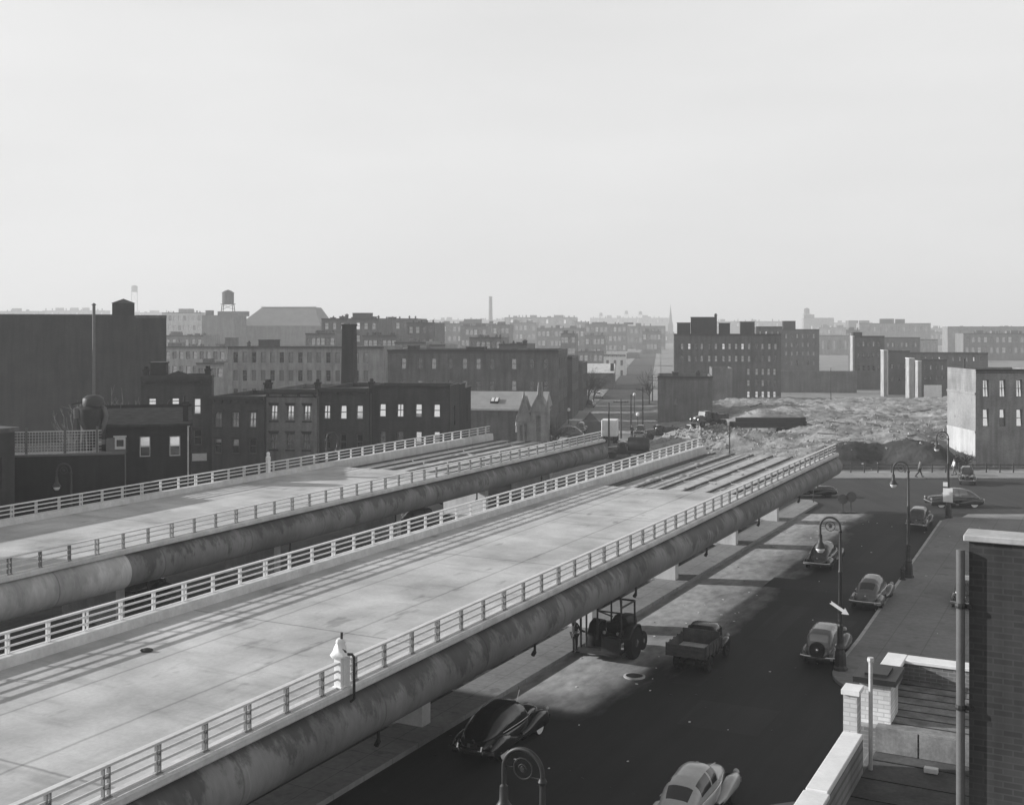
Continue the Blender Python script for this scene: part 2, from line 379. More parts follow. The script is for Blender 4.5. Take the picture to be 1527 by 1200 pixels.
# pieces that need the highway frame for their texture are built in it
def sheet_st(name, poly, z, mat, kerb=0.0):
    b = MB()
    if kerb: b.prism(poly, z - .02, z + kerb)
    else: b.add([(x, y, z) for x, y in poly], [tuple(range(len(poly)))])
    return struct(b.build(name, mat, None, (0, 0, 0), -TH))
sheet_st('service_yard', [(-90, -10), (-23.4, -10), (-23.4, 100), (-90, 100)], .004, M['under'])
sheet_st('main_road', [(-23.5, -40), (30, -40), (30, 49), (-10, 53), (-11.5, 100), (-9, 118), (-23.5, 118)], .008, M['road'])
sheet_st('frontage_road', [(-72, -10), (-57.5, -10), (-57.5, 100), (-72, 104)], .008, M['xroad'])
b = MB(); poly = [(-60, 98.5), (160, 98.5), (160, 121), (-60, 123)]
sheet('cross_road', poly, .014, M['xroad'])
def ave(Y, off): return (7.46 + .13 * (Y - 180) + off, Y)
sheet('avenue', [ave(118, 2.5), ave(118, 15), ave(900, 13.5), ave(900, 2.5)], .018, M['xroad'])
for a, c in ((-.2, 2.4), (13.4, 16)): sheet('sidewalk', [ave(124, a), ave(124, c), ave(900, c), ave(900, a)], .03, M['walk_l'], .1)
# left pavement under the deck edge with a ragged gutter
sheet_st('sidewalk', [(-25.3, -10), (-23.32, -10), (-23.32, 104.5), (-24.3, 106), (-25.3, 106)], .02, M['walk_l'], .19)
# right pavement, rounded at the side street
arc = [(-11.35 + 3.2 * (1 - math.cos(a)), 52.6 - 3.2 * math.sin(a) + 1.5) for a in (R(x) for x in range(0, 91, 10))]
sheet_st('sidewalk', list(reversed(arc)) + [(-11.35, 60), (-12.3, 100), (-11.6, 102.3), (-9.5, 103.2)] + [((x * CS - y * SN), (x * SN + y * CS)) for x, y in ((58, 97.8), (58, 60))] + [(12, 52.0)], .02, M['walk'], .13)
arc = [(-11.0 + 4.5 * (1 - math.cos(a)), 34.8 + 4.5 * math.sin(a)) for a in (R(x) for x in range(0, 91, 10))]
sheet_st('sidewalk', [(8, -20), (-11.0, -20)] + arc + [(8, 39.3)], .02, M['walk'], .13)
sheet('sidewalk', [(30.5, 121.2), (140, 121.2), (140, 125.6), (30.5, 125.6)], .02, M['walk_l'], .12)
# pale concrete kerb line along the right pavement
b = MB(); b.loft([[(t - .02, s, z0), (t + .16, s, z0), (t + .16, s, z1), (t - .02, s, z1)] for s, t, z0, z1 in ((54.2, -11.37, .01, .153), (60, -11.37, .01, .153), (100, -12.32, .01, .153))])
struct(b.build('kerb_stone', M['kerb'], None, (0, 0, 0), -TH))
random.seed(12)
for s0_, s1_, t0_, t1_ in ((58, 66, -16.6, -15.2), (70, 73, -19, -13.5), (44, 47.5, -15.5, -12.2), (80, 92, -15.4, -14.3), (49, 52, -17.5, -16.2), (62.5, 64, -14.5, -12.2)):
    sheet_st('road_patch', [(t0_, s0_), (t1_, s0_ + .1), (t1_ + .05, s1_), (t0_ - .05, s1_ - .15)], .012, M['patch'])
b = MB()
for k in range(130):
    t_, s_ = (random.uniform(-23, -11.6), random.uniform(36, 100)) if k < 110 else (random.uniform(-11, -4), random.uniform(56, 100))
    q = st(s_, t_, .016 if k < 110 else .156); r = random.uniform(.02, .065); a = random.random() * 3
    b.obox(q + Vector((0, 0, .01)), (r * 2, r * 1.3, .015), Matrix.Rotation(a, 3, 'Z'), 0 if random.random() < .6 else 1)
o = b.build('litter', [M['white'], M['iron']]); o['kind'] = 'stuff'; tag(o, 'scraps of paper and grit scattered over the street and pavement', 'litter')
# broken ground below the nearer deck
def rough_patch(name, s0, s1, t0, t1, amp, mat, n=1.0):
    b = MB(); ns, ntt = int((s1 - s0) / n), int((t1 - t0) / n)
    V = []
    for i in range(ns + 1):
        for j in range(ntt + 1):
            e = min(i, ns - i, 2) / 2 * min(j, ntt - j, 2) / 2
            V.append((t0 + j * n + random.uniform(-.3, .3) * n * (e > 0), s0 + i * n + random.uniform(-.3, .3) * n * (e > 0), .006 + e * amp * random.random() ** 2))
    b.add(V, [(i * (ntt + 1) + j, i * (ntt + 1) + j + 1, (i + 1) * (ntt + 1) + j + 1, (i + 1) * (ntt + 1) + j) for i in range(ns) for j in range(ntt)])
    return struct(b.build(name, mat, None, (0, 0, 0), -TH, smooth=False))
rough_patch('broken_earth', 20, 98, -32.4, -25.4, .4, M['soil'], .5)
# ------------------------------------------------------------------ the cleared lot
def lot_h(x, y):
    def g(cx, cy, rx, ry, h): return h * math.exp(-((x - cx) / rx) ** 2 - ((y - cy) / ry) ** 2)
    bank = 1 / (1 + math.exp(-(y - (132.5 + 2.0 * math.sin(x * .22) + 1.1 * math.sin(x * .61))) / .6))
    e = 1 / (1 + math.exp(-(x - 33) / 3.5)) * (1 if y > 150 else 1 / (1 + math.exp((x - 51.5) / .9)) * (1 - max(0, y - 142) / 8 if y > 142 else 1) + (max(0, y - 142) / 8 if y > 142 else 0)) * (1 / (1 + math.exp((y - 232) / 6)))
    h = 2.55 * bank * e + g(53, 143, 9, 6, .8) + g(44, 150, 7, 5, .5) + g(68, 168, 12, 7, 1.0) + g(38, 176, 8, 5, 1.0) + g(55, 190, 14, 6, .9) + g(80, 150, 9, 9, .5)
    h += g(23.5, 151, 3.6, 3.2, 2.5) + g(27.5, 149, 2.6, 2.8, 1.9) + g(31, 147, 3.4, 2.5, 1.6) + g(20.5, 153, 2, 2, 1.0)
    from mathutils import noise
    q = Vector((x, y, 0))
    h += (.6 * noise.noise(q * .11) + .34 * noise.noise(q * .31) + .26 * noise.noise(q * .8) + .26 * noise.noise(q * 1.9) + random.uniform(-.13, .13)) * min(1, .25 + bank * e + g(26, 150, 8, 5, 1)) * min(1, max(0, (y - 127) / 4))
    return max(h, 0) * min(1, max(0, (y - 126) / 3)) * min(1, max(0, (x - 15) / 3))
b = MB(); NX, NY = 230, 230
V = []
for i in range(NY + 1):
    y = 125.7 + 130 * (i / NY) ** 1.15
    for j in range(NX + 1):
        x = 15 + 125 * j / NX; V.append((x, y, .02 + lot_h(x, y)))
b.add(V, [(i * (NX + 1) + j, i * (NX + 1) + j + 1, (i + 1) * (NX + 1) + j + 1, (i + 1) * (NX + 1) + j) for i in range(NY) for j in range(NX)])
struct(b.build('cleared_lot', M['lot'], None, smooth=True))
# loose rubble strewn over it: uncountable
b = MB()
for k in range(2600):
    if k < 700: x, y = random.gauss(26, 3.6), random.gauss(149.5, 2.2)
    elif k < 1500: x, y = random.uniform(30, 60), random.uniform(134, 170)
    else: x, y = random.uniform(18, 100), random.uniform(128, 210)
    if not (15 < x < 139 and 126 < y < 250): continue
    z = lot_h(x, y); r = random.uniform(.03, .15) * (1.25 if k < 700 else 1); 
    q = Matrix.Rotation(random.random() * 6, 3, Vector((random.random(), random.random(), .4)).normalized())
    b.obox((x, y, z + r * .3), (r * 2, r * random.uniform(.8, 2), r * random.uniform(.6, 1.5)), q)
for k in range(60):                                          # broken timber among it
    x, y = random.uniform(24, 90), random.uniform(136, 200); z = lot_h(x, y)
    b.obox((x, y, z + .12), (random.uniform(1.2, 4.0), .16, .14), Matrix.Rotation(random.random() * 3.1, 3, 'Z') @ Matrix.Rotation(random.uniform(-.2, .2), 3, 'Y'), 1)
o = b.build('rubble', [M['rock'], M['wood']]); o['kind'] = 'stuff'
tag(o, 'loose pale rubble strewn over the cleared lot', 'rubble')
# ------------------------------------------------------------------ buildings
def wall_grid(b, x0, x1, z0, z1, ops, y=0.0, dep=.2, mi=0, flip=None):
    """front wall at y with real openings (reveals dep deep); flip maps (x, y) into place for a side wall"""
    T = flip or (lambda x, yy: (x, yy))
    P = lambda x, yy, z: (*T(x, yy), z)
    xs = sorted({x0, x1, *[round(v, 4) for o in ops for v in o[:2]]}); zs = sorted({z0, z1, *[round(v, 4) for o in ops for v in o[2:]]})
    O = [tuple(round(v, 4) for v in o) for o in ops]
    for i in range(len(xs) - 1):
        for j in range(len(zs) - 1):
            cx, cz = (xs[i] + xs[i + 1]) / 2, (zs[j] + zs[j + 1]) / 2
            if any(a < cx < c and e < cz < g for a, c, e, g in O): continue
            b.quad(P(xs[i], y, zs[j]), P(xs[i + 1], y, zs[j]), P(xs[i + 1], y, zs[j + 1]), P(xs[i], y, zs[j + 1]), mi)
    for a, c, e, g in O:
        b.quad(P(a, y, e), P(a, y + dep, e), P(c, y + dep, e), P(c, y, e), mi); b.quad(P(a, y, g), P(c, y, g), P(c, y + dep, g), P(a, y + dep, g), mi)
        b.quad(P(a, y, e), P(a, y, g), P(a, y + dep, g), P(a, y + dep, e), mi); b.quad(P(c, y, e), P(c, y + dep, e), P(c, y + dep, g), P(c, y, g), mi)
_wc = {}
def win_mesh(w, h, style):
    k = (round(w, 2), round(h, 2), style)
    if k in _wc: return _wc[k]
    if style.startswith('far'):
        b = MB(); tl = min(.3, h * .075); b.quad((-w / 2, 0, 0), (w / 2, 0, 0), (w / 2, tl, h), (-w / 2, tl, h), 0)
        f = .09; b.box(-w / 2, w / 2, -.03, .01, h * .48, h * .48 + f, 1); b.box(-w / 2, -w / 2 + f, -.03, .01, 0, h, 1); b.box(w / 2 - f, w / 2, -.03, .01, 0, h, 1); b.box(-w / 2, w / 2, -.03, .01, h - f, h, 1)
        _wc[k] = (b.mesh('window', [M[{'far': 'pane', 'fard': 'glass', 'farm': 'pane2', 'farb': 'blind'}[style]], M['sash']]), None)
        return _wc[k]
    b = MB(); f = .07
    b.box(-w / 2, -w / 2 + f, -.05, .03, 0, h); b.box(w / 2 - f, w / 2, -.05, .03, 0, h); b.box(-w / 2 + f, w / 2 - f, -.05, .03, 0, f); b.box(-w / 2 + f, w / 2 - f, -.05, .03, h - f, h)
    b.box(-w / 2 + f, w / 2 - f, -.04, .03, h * .5 - .035, h * .5 + .035)
    if 'm' in style: b.box(-.022, .022, -.03, .02, f, h - f)
    fr = b.mesh('window', [M['sashl'] if 'L' in style else M['sash']])
    b = MB(); y = .0; cut = {'a': .5, 'b': .75, 'c': .3, 'd': 1.0, 'e': 0.0}[style[0]]
    x0, x1 = -w / 2 + .03, w / 2 - .03
    zc = .03 + (h - .06) * (1 - cut)
    if cut > 0: b.quad((x0, y, zc), (x1, y, zc), (x1, y, h - .03), (x0, y, h - .03), 0)
    if cut < 1: b.quad((x0, y + .012, .03), (x1, y + .012, .03), (x1, y + .012, zc), (x0, y + .012, zc), 1)
    up = M['pane'] if 'g' in style else M['blind']
    pn = b.mesh('pane', [up, M['glass'] if 'k' in style else M['pane2']])
    _wc[k] = (fr, pn); return _wc[k]
def roof_box(b, W, D, zt, par=.45, mi=0, th=.28):
    x0, x1 = -W / 2, W / 2
    zr = zt - par
    b.quad((x0, 0, zt), (x1, 0, zt), (x1 - th, th, zt), (x0 + th, th, zt), mi); b.quad((x1, 0, zt), (x1, D, zt), (x1 - th, D - th, zt), (x1 - th, th, zt), mi)
    b.quad((x1, D, zt), (x0, D, zt), (x0 + th, D - th, zt), (x1 - th, D - th, zt), mi); b.quad((x0, D, zt), (x0, 0, zt), (x0 + th, th, zt), (x0 + th, D - th, zt), mi)
    c = [(x0 + th, th), (x1 - th, th), (x1 - th, D - th), (x0 + th, D - th)]
    for i in range(4):
        (a, e), (f, g) = c[i], c[(i + 1) % 4]; b.quad((a, e, zt), (f, g, zt), (f, g, zr), (a, e, zr), mi)
def building(name, label, cat, x0, x1, ytop, Z, D, alb, wins=(), group=None, near=False, cornice=None, bulk=(), chim=(), side=None, rz=GRID, hood=None, base=0.0, roof='tar', lside=None, mat=None):
    Z = zz(Z); S = Z / F; xc = (x0 + x1) / 2; W = (x1 - x0) * S; H = za(ytop, Z)
    o = thing(name, label, cat, ((xc - CX) * S, Z, base), rz, group); H -= base
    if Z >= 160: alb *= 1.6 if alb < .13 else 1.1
    mt = mat or brick(alb, near)
    ops = []; place = []
    for xs, ya, yb, wp, sty in wins:
        for n_, x in enumerate(xs):
            lx = (x - xc) * S; w = wp * S; za_, zb = za(yb, Z) - base, za(ya, Z) - base
            if zb > H - .15: zb = H - .15
            ops.append((lx - w / 2, lx + w / 2, za_, zb)); place.append((lx, za_, w, zb - za_, sty[n_ % len(sty)] if isinstance(sty, (list, tuple)) else sty))
    dep = .22 if near else .35
    b = MB(); wall_grid(b, -W / 2, W / 2, 0, H, ops, 0, dep)
    rops = []
    if side:                                                   # (ys along the depth, z0s, w, h, style) on the right-hand wall
        ys, zs, w, h, sty = side
        rops = [(y - w / 2, y + w / 2, z, z + h) for y in ys for z in zs if z + h < H - .3]
    wall_grid(b, 0, D, 0, H, rops, 0, dep, 0, lambda x, y: (W / 2 - y, x))
    lops = []
    if lside:
        ys, zs, w_, h_, sty_ = lside
        lops = [(y - w_ / 2, y + w_ / 2, z, z + h_) for y in ys for z in zs if z + h_ < H - .3]
    wall_grid(b, 0, D, 0, H, lops, 0, dep, 0, lambda x, y: (-W / 2 + y, x))
    b.quad((W / 2, D, 0), (-W / 2, D, 0), (-W / 2, D, H), (W / 2, D, H))
    roof_box(b, W, D, H); b.build('wall', mt, o)
    b = MB(); b.box(-W / 2 + .26, W / 2 - .26, .26, D - .26, H - .5, H - .44); b.build('roof', M[roof], o)
    for lx, z, w, h, sty in place:
        fr, pn = win_mesh(w, h, sty); f = obj('window', fr, o, (lx, dep - .06, z))
        if pn:
            obj('pane', pn, f).rotation_euler = (-min(R(random.uniform(4.2, 7.0)), math.asin(min(.9, .16 / h))), 0, 0)     # backward lean added so the panes mirror the bright sky
            if hood:
                k = ('hood', round(w, 2), hood)
                if k not in _wc:
                    q = MB()
                    if hood == 'arch':
                        pts = [(math.cos(R(a)) * (w / 2 + .08), math.sin(R(a)) * .26) for a in range(0, 181, 20)]
                        for (a, c), (d, e) in zip(pts, pts[1:]): q.bar((a, -dep - .0, c - .1), (d, -dep - .0, e - .1), .14, .16)
                    else: q.box(-w / 2 - .16, w / 2 + .16, -dep - .1, -dep + .08, .02, .16); q.box(-w / 2 - .1, w / 2 + .1, -dep - .05, -dep + .08, -.12, .02)
                    s_ = MB(); s_.box(-w / 2 - .12, w / 2 + .12, -dep - .06, -.02, -.16, -.01)
                    _wc[k] = (q.mesh('hood', [M['steel']]), s_.mesh('sill', [M['steel']]))
                obj('hood', _wc[k][0], f, (0, .06, h)); obj('sill', _wc[k][1], f, (0, .06, 0))
    if side:
        for y in side[0]:
            for z in side[1]:
                if z + side[3] < H - .3: obj('window', win_mesh(side[2], side[3], side[4])[0], o, (W / 2 - dep + .06, y, z), R(90))
    if lside:
        for y in lside[0]:
            for z in lside[1]:
                if z + lside[3] < H - .3: obj('window', win_mesh(lside[2], lside[3], lside[4])[0], o, (-W / 2 + dep - .06, y, z), R(-90))
    if cornice:
        b = MB(); hgt, pr, nb = cornice
        b.box(-W / 2 - .03, W / 2 + .03, -pr, -.003, H - hgt * .35, H + .06); b.box(-W / 2 - .02, W / 2 + .02, -pr * .6, -.003, H - hgt * .55, H - hgt * .35); b.box(-W / 2 + .02, W / 2 - .02, -.1, -.003, H - hgt, H - hgt * .85)
        for k in range(nb):
            x = -W / 2 + .25 + (W - .5) * k / max(1, nb - 1); b.box(x - .08, x + .08, -pr * .75, -.004, H - hgt * .95, H - hgt * .56)
        b.build('cornice', M['steel'], o)
    for bx0, bx1, by, yo, al in bulk:                           # roof bulkheads
        b = MB(); z1 = za(by, Z) - base; b.box((bx0 - xc) * S, (bx1 - xc) * S, yo, yo + min(3.2, D - yo - .4), H - .45, z1); b.box((bx0 - xc) * S - .1, (bx1 - xc) * S + .1, yo - .1, yo + min(3.2, D - yo - .4) + .1, z1, z1 + .12)
        b.build('bulkhead', brick(al), o)
    for cx0, cx1, cy, yo, al in chim:
        b = MB(); z1 = za(cy, Z) - base; x_0, x_1 = (cx0 - xc) * S, (cx1 - xc) * S; b.box(x_0, x_1, yo, yo + .9, H - .45, z1 - .2); b.box(x_0 - .07, x_1 + .07, yo - .07, yo + .97, z1 - .2, z1)
        for q in (.28, .72): b.lathe([(.1, z1), (.13, z1 + .05), (.1, z1 + .3)], ((x_0 + (x_1 - x_0) * q), yo + .45, 0), 8)
        b.build('chimney', brick(al), o)
    return o, W, H, S, xc
def lin(a, b, n): return [a + (b - a) * k / (n - 1) for k in range(n)]
# --- the row houses beyond the far deck
HZ = 112
hg = 'row houses beyond the far deck'
A_ = ['ekm', 'ak', 'dg', 'bgk']
o, W, Hh, S, xc = building('row_house', 'dark three storey house with a raised pediment and chimneys beside the low workshop', 'house', 213, 314, 561, HZ, 7, .09,
    [([229, 262], 592, 604, 11, ['dg']), ([293.5], 593, 618, 10, ['dg']), ([230, 262, 294], 640, 664, 11, ['ek'])], hg, True, (.9, .35, 9), chim=[(215, 222, 551, .5, .05), (304, 312, 551, .6, .05)], hood='flat', bulk=[(223, 246, 543, 2.5, .06)], rz=R(13))
b = MB(); pr = [((243 - xc) * S, Hh), ((266 - xc) * S, Hh + .55), ((290 - xc) * S, Hh)]
b.add([(x, y, z) for y in (-.3, .0) for x, z in pr], [(0, 1, 2), (5, 4, 3), (0, 3, 4, 1), (1, 4, 5, 2), (2, 5, 3, 0)]); b.build('pediment', M['steel'], o)
b = MB(); b.box((286 - xc) * S, (307 - xc) * S, -.5, -.4, za(687, HZ), za(676, HZ)); b.build('signboard', M['sashl'], o)
building('row_house', 'dark two storey row house with three pale windows left of the paler house', 'house', 314, 395, 591, HZ, 11, .105,
    [([324, 351, 377.5], 613, 637, 11, ['agm', 'dgm', 'dgm']), ([324, 351, 377.5], 653, 676, 11, ['cgk', 'agk', 'ek'])], hg, True, (.7, .4, 7), hood='flat')
building('row_house', 'slightly paler row house with bracketed cornice and twin chimneys at its left', 'house', 395, 474, 581, HZ, 12, .21,
    [([407.5, 433, 458.5], 603, 627, 11, ['dgm', 'dgm', 'dgm']), ([407.5, 432.5, 458], 645, 670, 11, ['dgm', 'bgm', 'dgm'])], hg, True, (.75, .42, 4), chim=[(390.5, 394.2, 571, .3, .05), (395, 398.5, 571, .3, .05), (468.5, 473.5, 570, .4, .05)], hood='flat')
building('row_house', 'dark row house with three arched top windows and a rain pipe', 'house', 474, 551, 579, HZ, 12, .095,
    [([486.8, 512, 537], 604, 625, 10.5, ['dgm', 'dg', 'dg']), ([486.8, 512, 537], 647, 670, 10, ['ek'])], hg, True, (.7, .4, 4), hood='arch')
o, W, Hh, S, xc = building('row_house', 'dark corner house at the right end of the row with four bright top windows', 'house', 551, 672, 574.5, HZ, 5, .09,
    [([569.5, 596.5, 624.5, 652], 601, 622, 10.5, ['dg', 'dgm', 'bg', 'dg']), ([569.5, 596.5, 624.5, 652], 642, 664, 10, ['ek', 'ek', 'bg', 'cg'])], hg, True, (.25, .15, 0), side=([2.4], [3.2, 6.4], 1.0, 1.9, 'fard'), chim=[(546.5, 551.5, 570, .5, .05)], hood='flat')
for k, (dy, hh) in enumerate(((5.0, Hh - .25), (8.8, Hh - .8))):
    b = MB(); ops = [(1.2, 2.1, z, z + 1.8) for z in (3.2, 6.2)]
    b.box(-W / 2, W / 2 - .02 * (k + 1), dy + .003, dy + 3.8, 0, hh); b.box(-W / 2, W / 2 + .06, dy + .003, dy + 3.8, hh, hh + .12)
    for z in (3.2, 6.2):
        b.box(W / 2 - .1, W / 2 + .0, dy + 1.3, dy + 2.2, z, z + 1.7)
    b.build('rear_wing', brick(.06, True), o)
b = MB(); b.tube([((538.5 + 12 - xc) * S + .1, -.12, 9.6), ((550.5 - xc) * S + .1, -.12, .3)], .06, 6); b.build('rain_pipe', M['sash'], o)
# shopfront band under the houses: belongs to each house in life; small canopies shown above the deck edge
# --- the workshop in front left
WZ = 85; S = WZ / F
ox = xa(285, WZ)
o = thing('workshop', 'low dark workshop with a sloping roof and two bright windows at the left', 'workshop', (ox, WZ, 0), R(15.5))
L = lambda px: (px - 285) * S
E = za(633, WZ)
wn = [(212, 227, 649, 679, 'agkL'), (254, 269.5, 649.5, 679, 'agkL')]
ops = [(L(a), L(c), za(e, WZ), za(d, WZ)) for a, c, d, e, _ in wn]
b = MB(); wall_grid(b, L(140), 0, 0, E, ops, 0, .2); b.quad((0, 0, 0), (0, 12, 0), (0, 12, E + .8), (0, 0, E)); b.quad((L(140), 0, 0), (L(140), 12, 0), (L(140), 12, E + .8), (L(140), 0, E)); b.quad((L(140), 12, 0), (0, 12, 0), (0, 12, E + .8), (L(140), 12, E + .8))
b.build('wall', brick(.05, True), o)
for (a, c, d, e, sty), q in zip(wn, ops):
    fr, pn = win_mesh(q[1] - q[0], q[3] - q[2], sty); f = obj('window', fr, o, ((q[0] + q[1]) / 2, .14, q[2])); obj('pane', pn, f)
b = MB(); y1 = 11.5; zr = za(609, WZ + y1)
b.add([(L(143), -.35, E - .05), (.1, -.35, E - .05), (.1, y1, zr), (L(143), y1, zr), (L(143), -.35, E + .12), (.1, -.35, E + .12), (.1, y1, zr + .17), (L(143), y1, zr + .17)],
      [(0, 3, 2, 1), (4, 5, 6, 7), (0, 1, 5, 4), (1, 2, 6, 5), (2, 3, 7, 6), (3, 0, 4, 7)]); b.build('roof', M['felt'], o)
b = MB(); b.box(L(143), .1, y1, y1 + .3, zr - .5, zr + .15); b.build('parapet', brick(.08, True), o)
b = MB(); x = L(277); b.box(x - .2, x + .2, 1.2, 1.7, E - .2, za(603, WZ + 1.4)); b.box(x - .26, x + .26, 1.14, 1.76, za(603, WZ), za(603, WZ) + .15); b.tube([(x - .1, 1.45, za(601, WZ)), (x - .1, 1.45, za(592, WZ))], .06, 6); b.build('chimney', brick(.05, True), o)
b = MB(); b.tube([(-.22, -.14, E - .1), (-.22, -.14, .2)], .06, 8); b.tube([(-.22, -.14, E - .1), (-.1, -.1, E + .02)], .1, 8); b.build('rain_pipe', M['sashl'], o)
b = MB(); b.tube([(L(172), 4, zr - .6), (L(184), 4.2, zr - .5), (L(188), 5, zr - .55)], .06, 6); b.tube([(L(258), 5, zr - 1.2), (L(272), 5.2, zr - .75), (L(273), 5.2, zr - .1)], .05, 6); b.build('vent_pipe', M['sash'], o)
# lower wing with mesh fence, dormer
o = thing('workshop_wing', 'low dark flat roofed wing with a little framed dormer left of the workshop', 'workshop', (xa(186, WZ - 3.4), WZ - 3.4, 0), R(15.5))
L = lambda px: (px - 186) * S
zt = za(677, WZ - 3.4); b = MB(); b.box(L(-60), 0, 0, 1.38, 0, zt); b.box(L(-60), L(141), 1.38, 10, 0, zt - .02); b.build('wall', brick(.042, True), o)
b = MB(); b.box(L(-60), .06, -.08, 1.38, zt, zt + .14); b.build('coping', M['sash'], o)
b = MB(); z0, z1 = za(673, WZ), za(648, WZ); b.box(L(160), L(187), .5, 1.36, zt + .14, z1 - .0); b.lathe([(.0, 0), (.35, .0), (.36, .3)], (L(156), .9, z1 - .4), 10); b.build('dormer', M['sash'], o)
b = MB(); b.box(L(172), L(186.5), .40, .49, z0 + .5, z1 + .12); b.box(L(170), L(188), .3, .49, z1 + .12, z1 + .2); f = b.build('dormer_window', M['sashl'], o)
b = MB(); b.box(L(174.5), L(184), .36, .399, z0 + .7, z1 - .08); b.build('pane', M['glass'], f)
b = MB(); x = L(186) + .05; b.tube([(x, -.1, zt), (x, -.1, .1)], .05, 6); b.build('rain_pipe', M['sash'], o)
o = thing('roof_fence', 'wire mesh fence standing on the low wing at the left edge', 'fence', (xa(62, WZ - 4.4), WZ - 4.4, zt + .14), R(15.5))
b = MB(); x0, x1 = xa(-20, WZ) - xa(60, WZ), xa(140, WZ) - xa(60, WZ); h = 1.55
k = x0
while k < x1: b.box(k - .012, k + .012, -.012, .012, 0, h); k += .2
for z in lin(.1, h, 8): b.box(x0, x1, -.012, .012, z - .012, z + .012)
b.box(x0, x1, -.03, .03, h - .03, h + .04); b.build('mesh', M['sashl'], o)
for k in (x0 + .1, (x0 + x1) / 2 - 1, (x0 + x1) / 2 + 1.55, x1 - .3):
    b = MB(); b.box(k - .08, k + .08, -.06, .06, 0, h + .3); b.build('post', M['sash'], o)
# dust collector (cyclone)
o = thing('dust_collector', 'black domed dust collector on legs above the workshop wing', 'dust collector', (xa(137, WZ - 2.2), WZ - 2.2, zt))
b = MB(); z = lambda py: za(py, WZ) - zt
b.lathe([(.35, z(660)), (.5, z(640)), (.98, z(622)), (1.02, z(606)), (.75, z(602))], (0, 0, 0), 18); b.build('cone_body', M['iron'], o, smooth=True)
b = MB(); b.lathe([(.75, z(604)), (.8, z(598)), (.72, z(591)), (.45, z(587)), (0, z(586))], (.1, 0, 0), 16); b.obox((-.85, 0, z(597.5)), (1.0, .8, .12), Matrix.Rotation(R(-14), 3, 'Y')); b.build('dome_cap', M['iron'], o, smooth=True)
b = MB(); b.obox((-.55, -.3, z(612)), (1.1, .8, .8), Matrix.Rotation(R(8), 3, 'Z')); b.build('inlet_box', M['sash'], o, bevel=.05)
for x, y in ((-.8, -.5), (.75, -.5), (-.8, .6), (.75, .6)):
    b = MB(); b.box(x - .08, x + .08, y - .08, y + .08, 0, z(620)); b.build('leg', M['iron'], o)
b = MB(); b.tube([(.7, -.2, z(640)), (1.0, -.3, z(628)), (1.15, -.3, z(616)), (1.0, -.3, z(605)), (.7, 0, z(603))], .17, 10); b.build('duct', M['sash'], o, smooth=True)
b = MB(); b.tube([(.55, .1, 0), (.5, .1, z(620))], .45, 12); b.build('hopper', M['iron'], o, smooth=True)
# --- big blank warehouse
o, W, Hh, S, xc = building('warehouse', 'big blank brick warehouse with a peaked penthouse at far left', 'warehouse', -120, 240, 470, 150, 26, .08, (), None, True, roof='tar', rz=R(17.5))
b = MB(); x0, x1 = (161 - xc) * S, (193 - xc) * S; z1 = za(451, 150); b.box(x0, x1, .35, 3.3, Hh - .4, z1); xm = (x0 + x1) / 2
b.add([(x0 - .1, .3, z1), (x1 + .1, .3, z1), (x1 + .1, 3.4, z1), (x0 - .1, 3.4, z1), (xm, 1.8, z1 + .62)], [(0, 1, 4), (1, 2, 4), (2, 3, 4), (3, 0, 4), (3, 2, 1, 0)]); b.build('penthouse', brick(.062, True), o)
b = MB(); b.box((195 - xc) * S, (240 - xc) * S + .04, -.06, .25, Hh - .35, Hh + .06); b.box((-120 - xc) * S, (161 - xc) * S, -.06, .25, Hh + .0, Hh + .14); b.build('coping', M['tar'], o)
b = MB(); b.box((190 - xc) * S, (213 - xc) * S, -.04, -.003, za(672, 150), za(478, 150)); b.build('wall_patch', brick(.075, True), o)
o = thing('vent_stack', 'tall thin metal stack rising in front of the warehouse wall', 'stack', (xa(140, 146), 146, 0))
b = MB(); z1 = za(455, 146); b.tube([(0, 0, 0), (0, 0, z1)], .2, 10); b.build('pipe', M['sash'], o, smooth=True)
b = MB(); b.lathe([(.3, z1), (.3, z1 + .08), (0, z1 + .3)], (0, 0, 0), 10); b.build('cap', M['sash'], o)
# --- smokestack behind the row houses
o = thing('smokestack', 'square dark brick smokestack rising behind the row houses', 'chimney', (xa(521, 140), 140, 0), GRID)
b = MB(); z1 = za(486, 140); r0, r1 = .95, .72
b.loft([[(-r, -r, z), (r, -r, z), (r, r, z), (-r, r, z)] for r, z in ((r0, 0), (r1, z1), (r1 + .08, z1), (r1 + .08, z1 + .22), (r1 - .15, z1 + .22), (r1 - .15, z1 - .5))]); b.build('shaft', brick(.075, True), o)
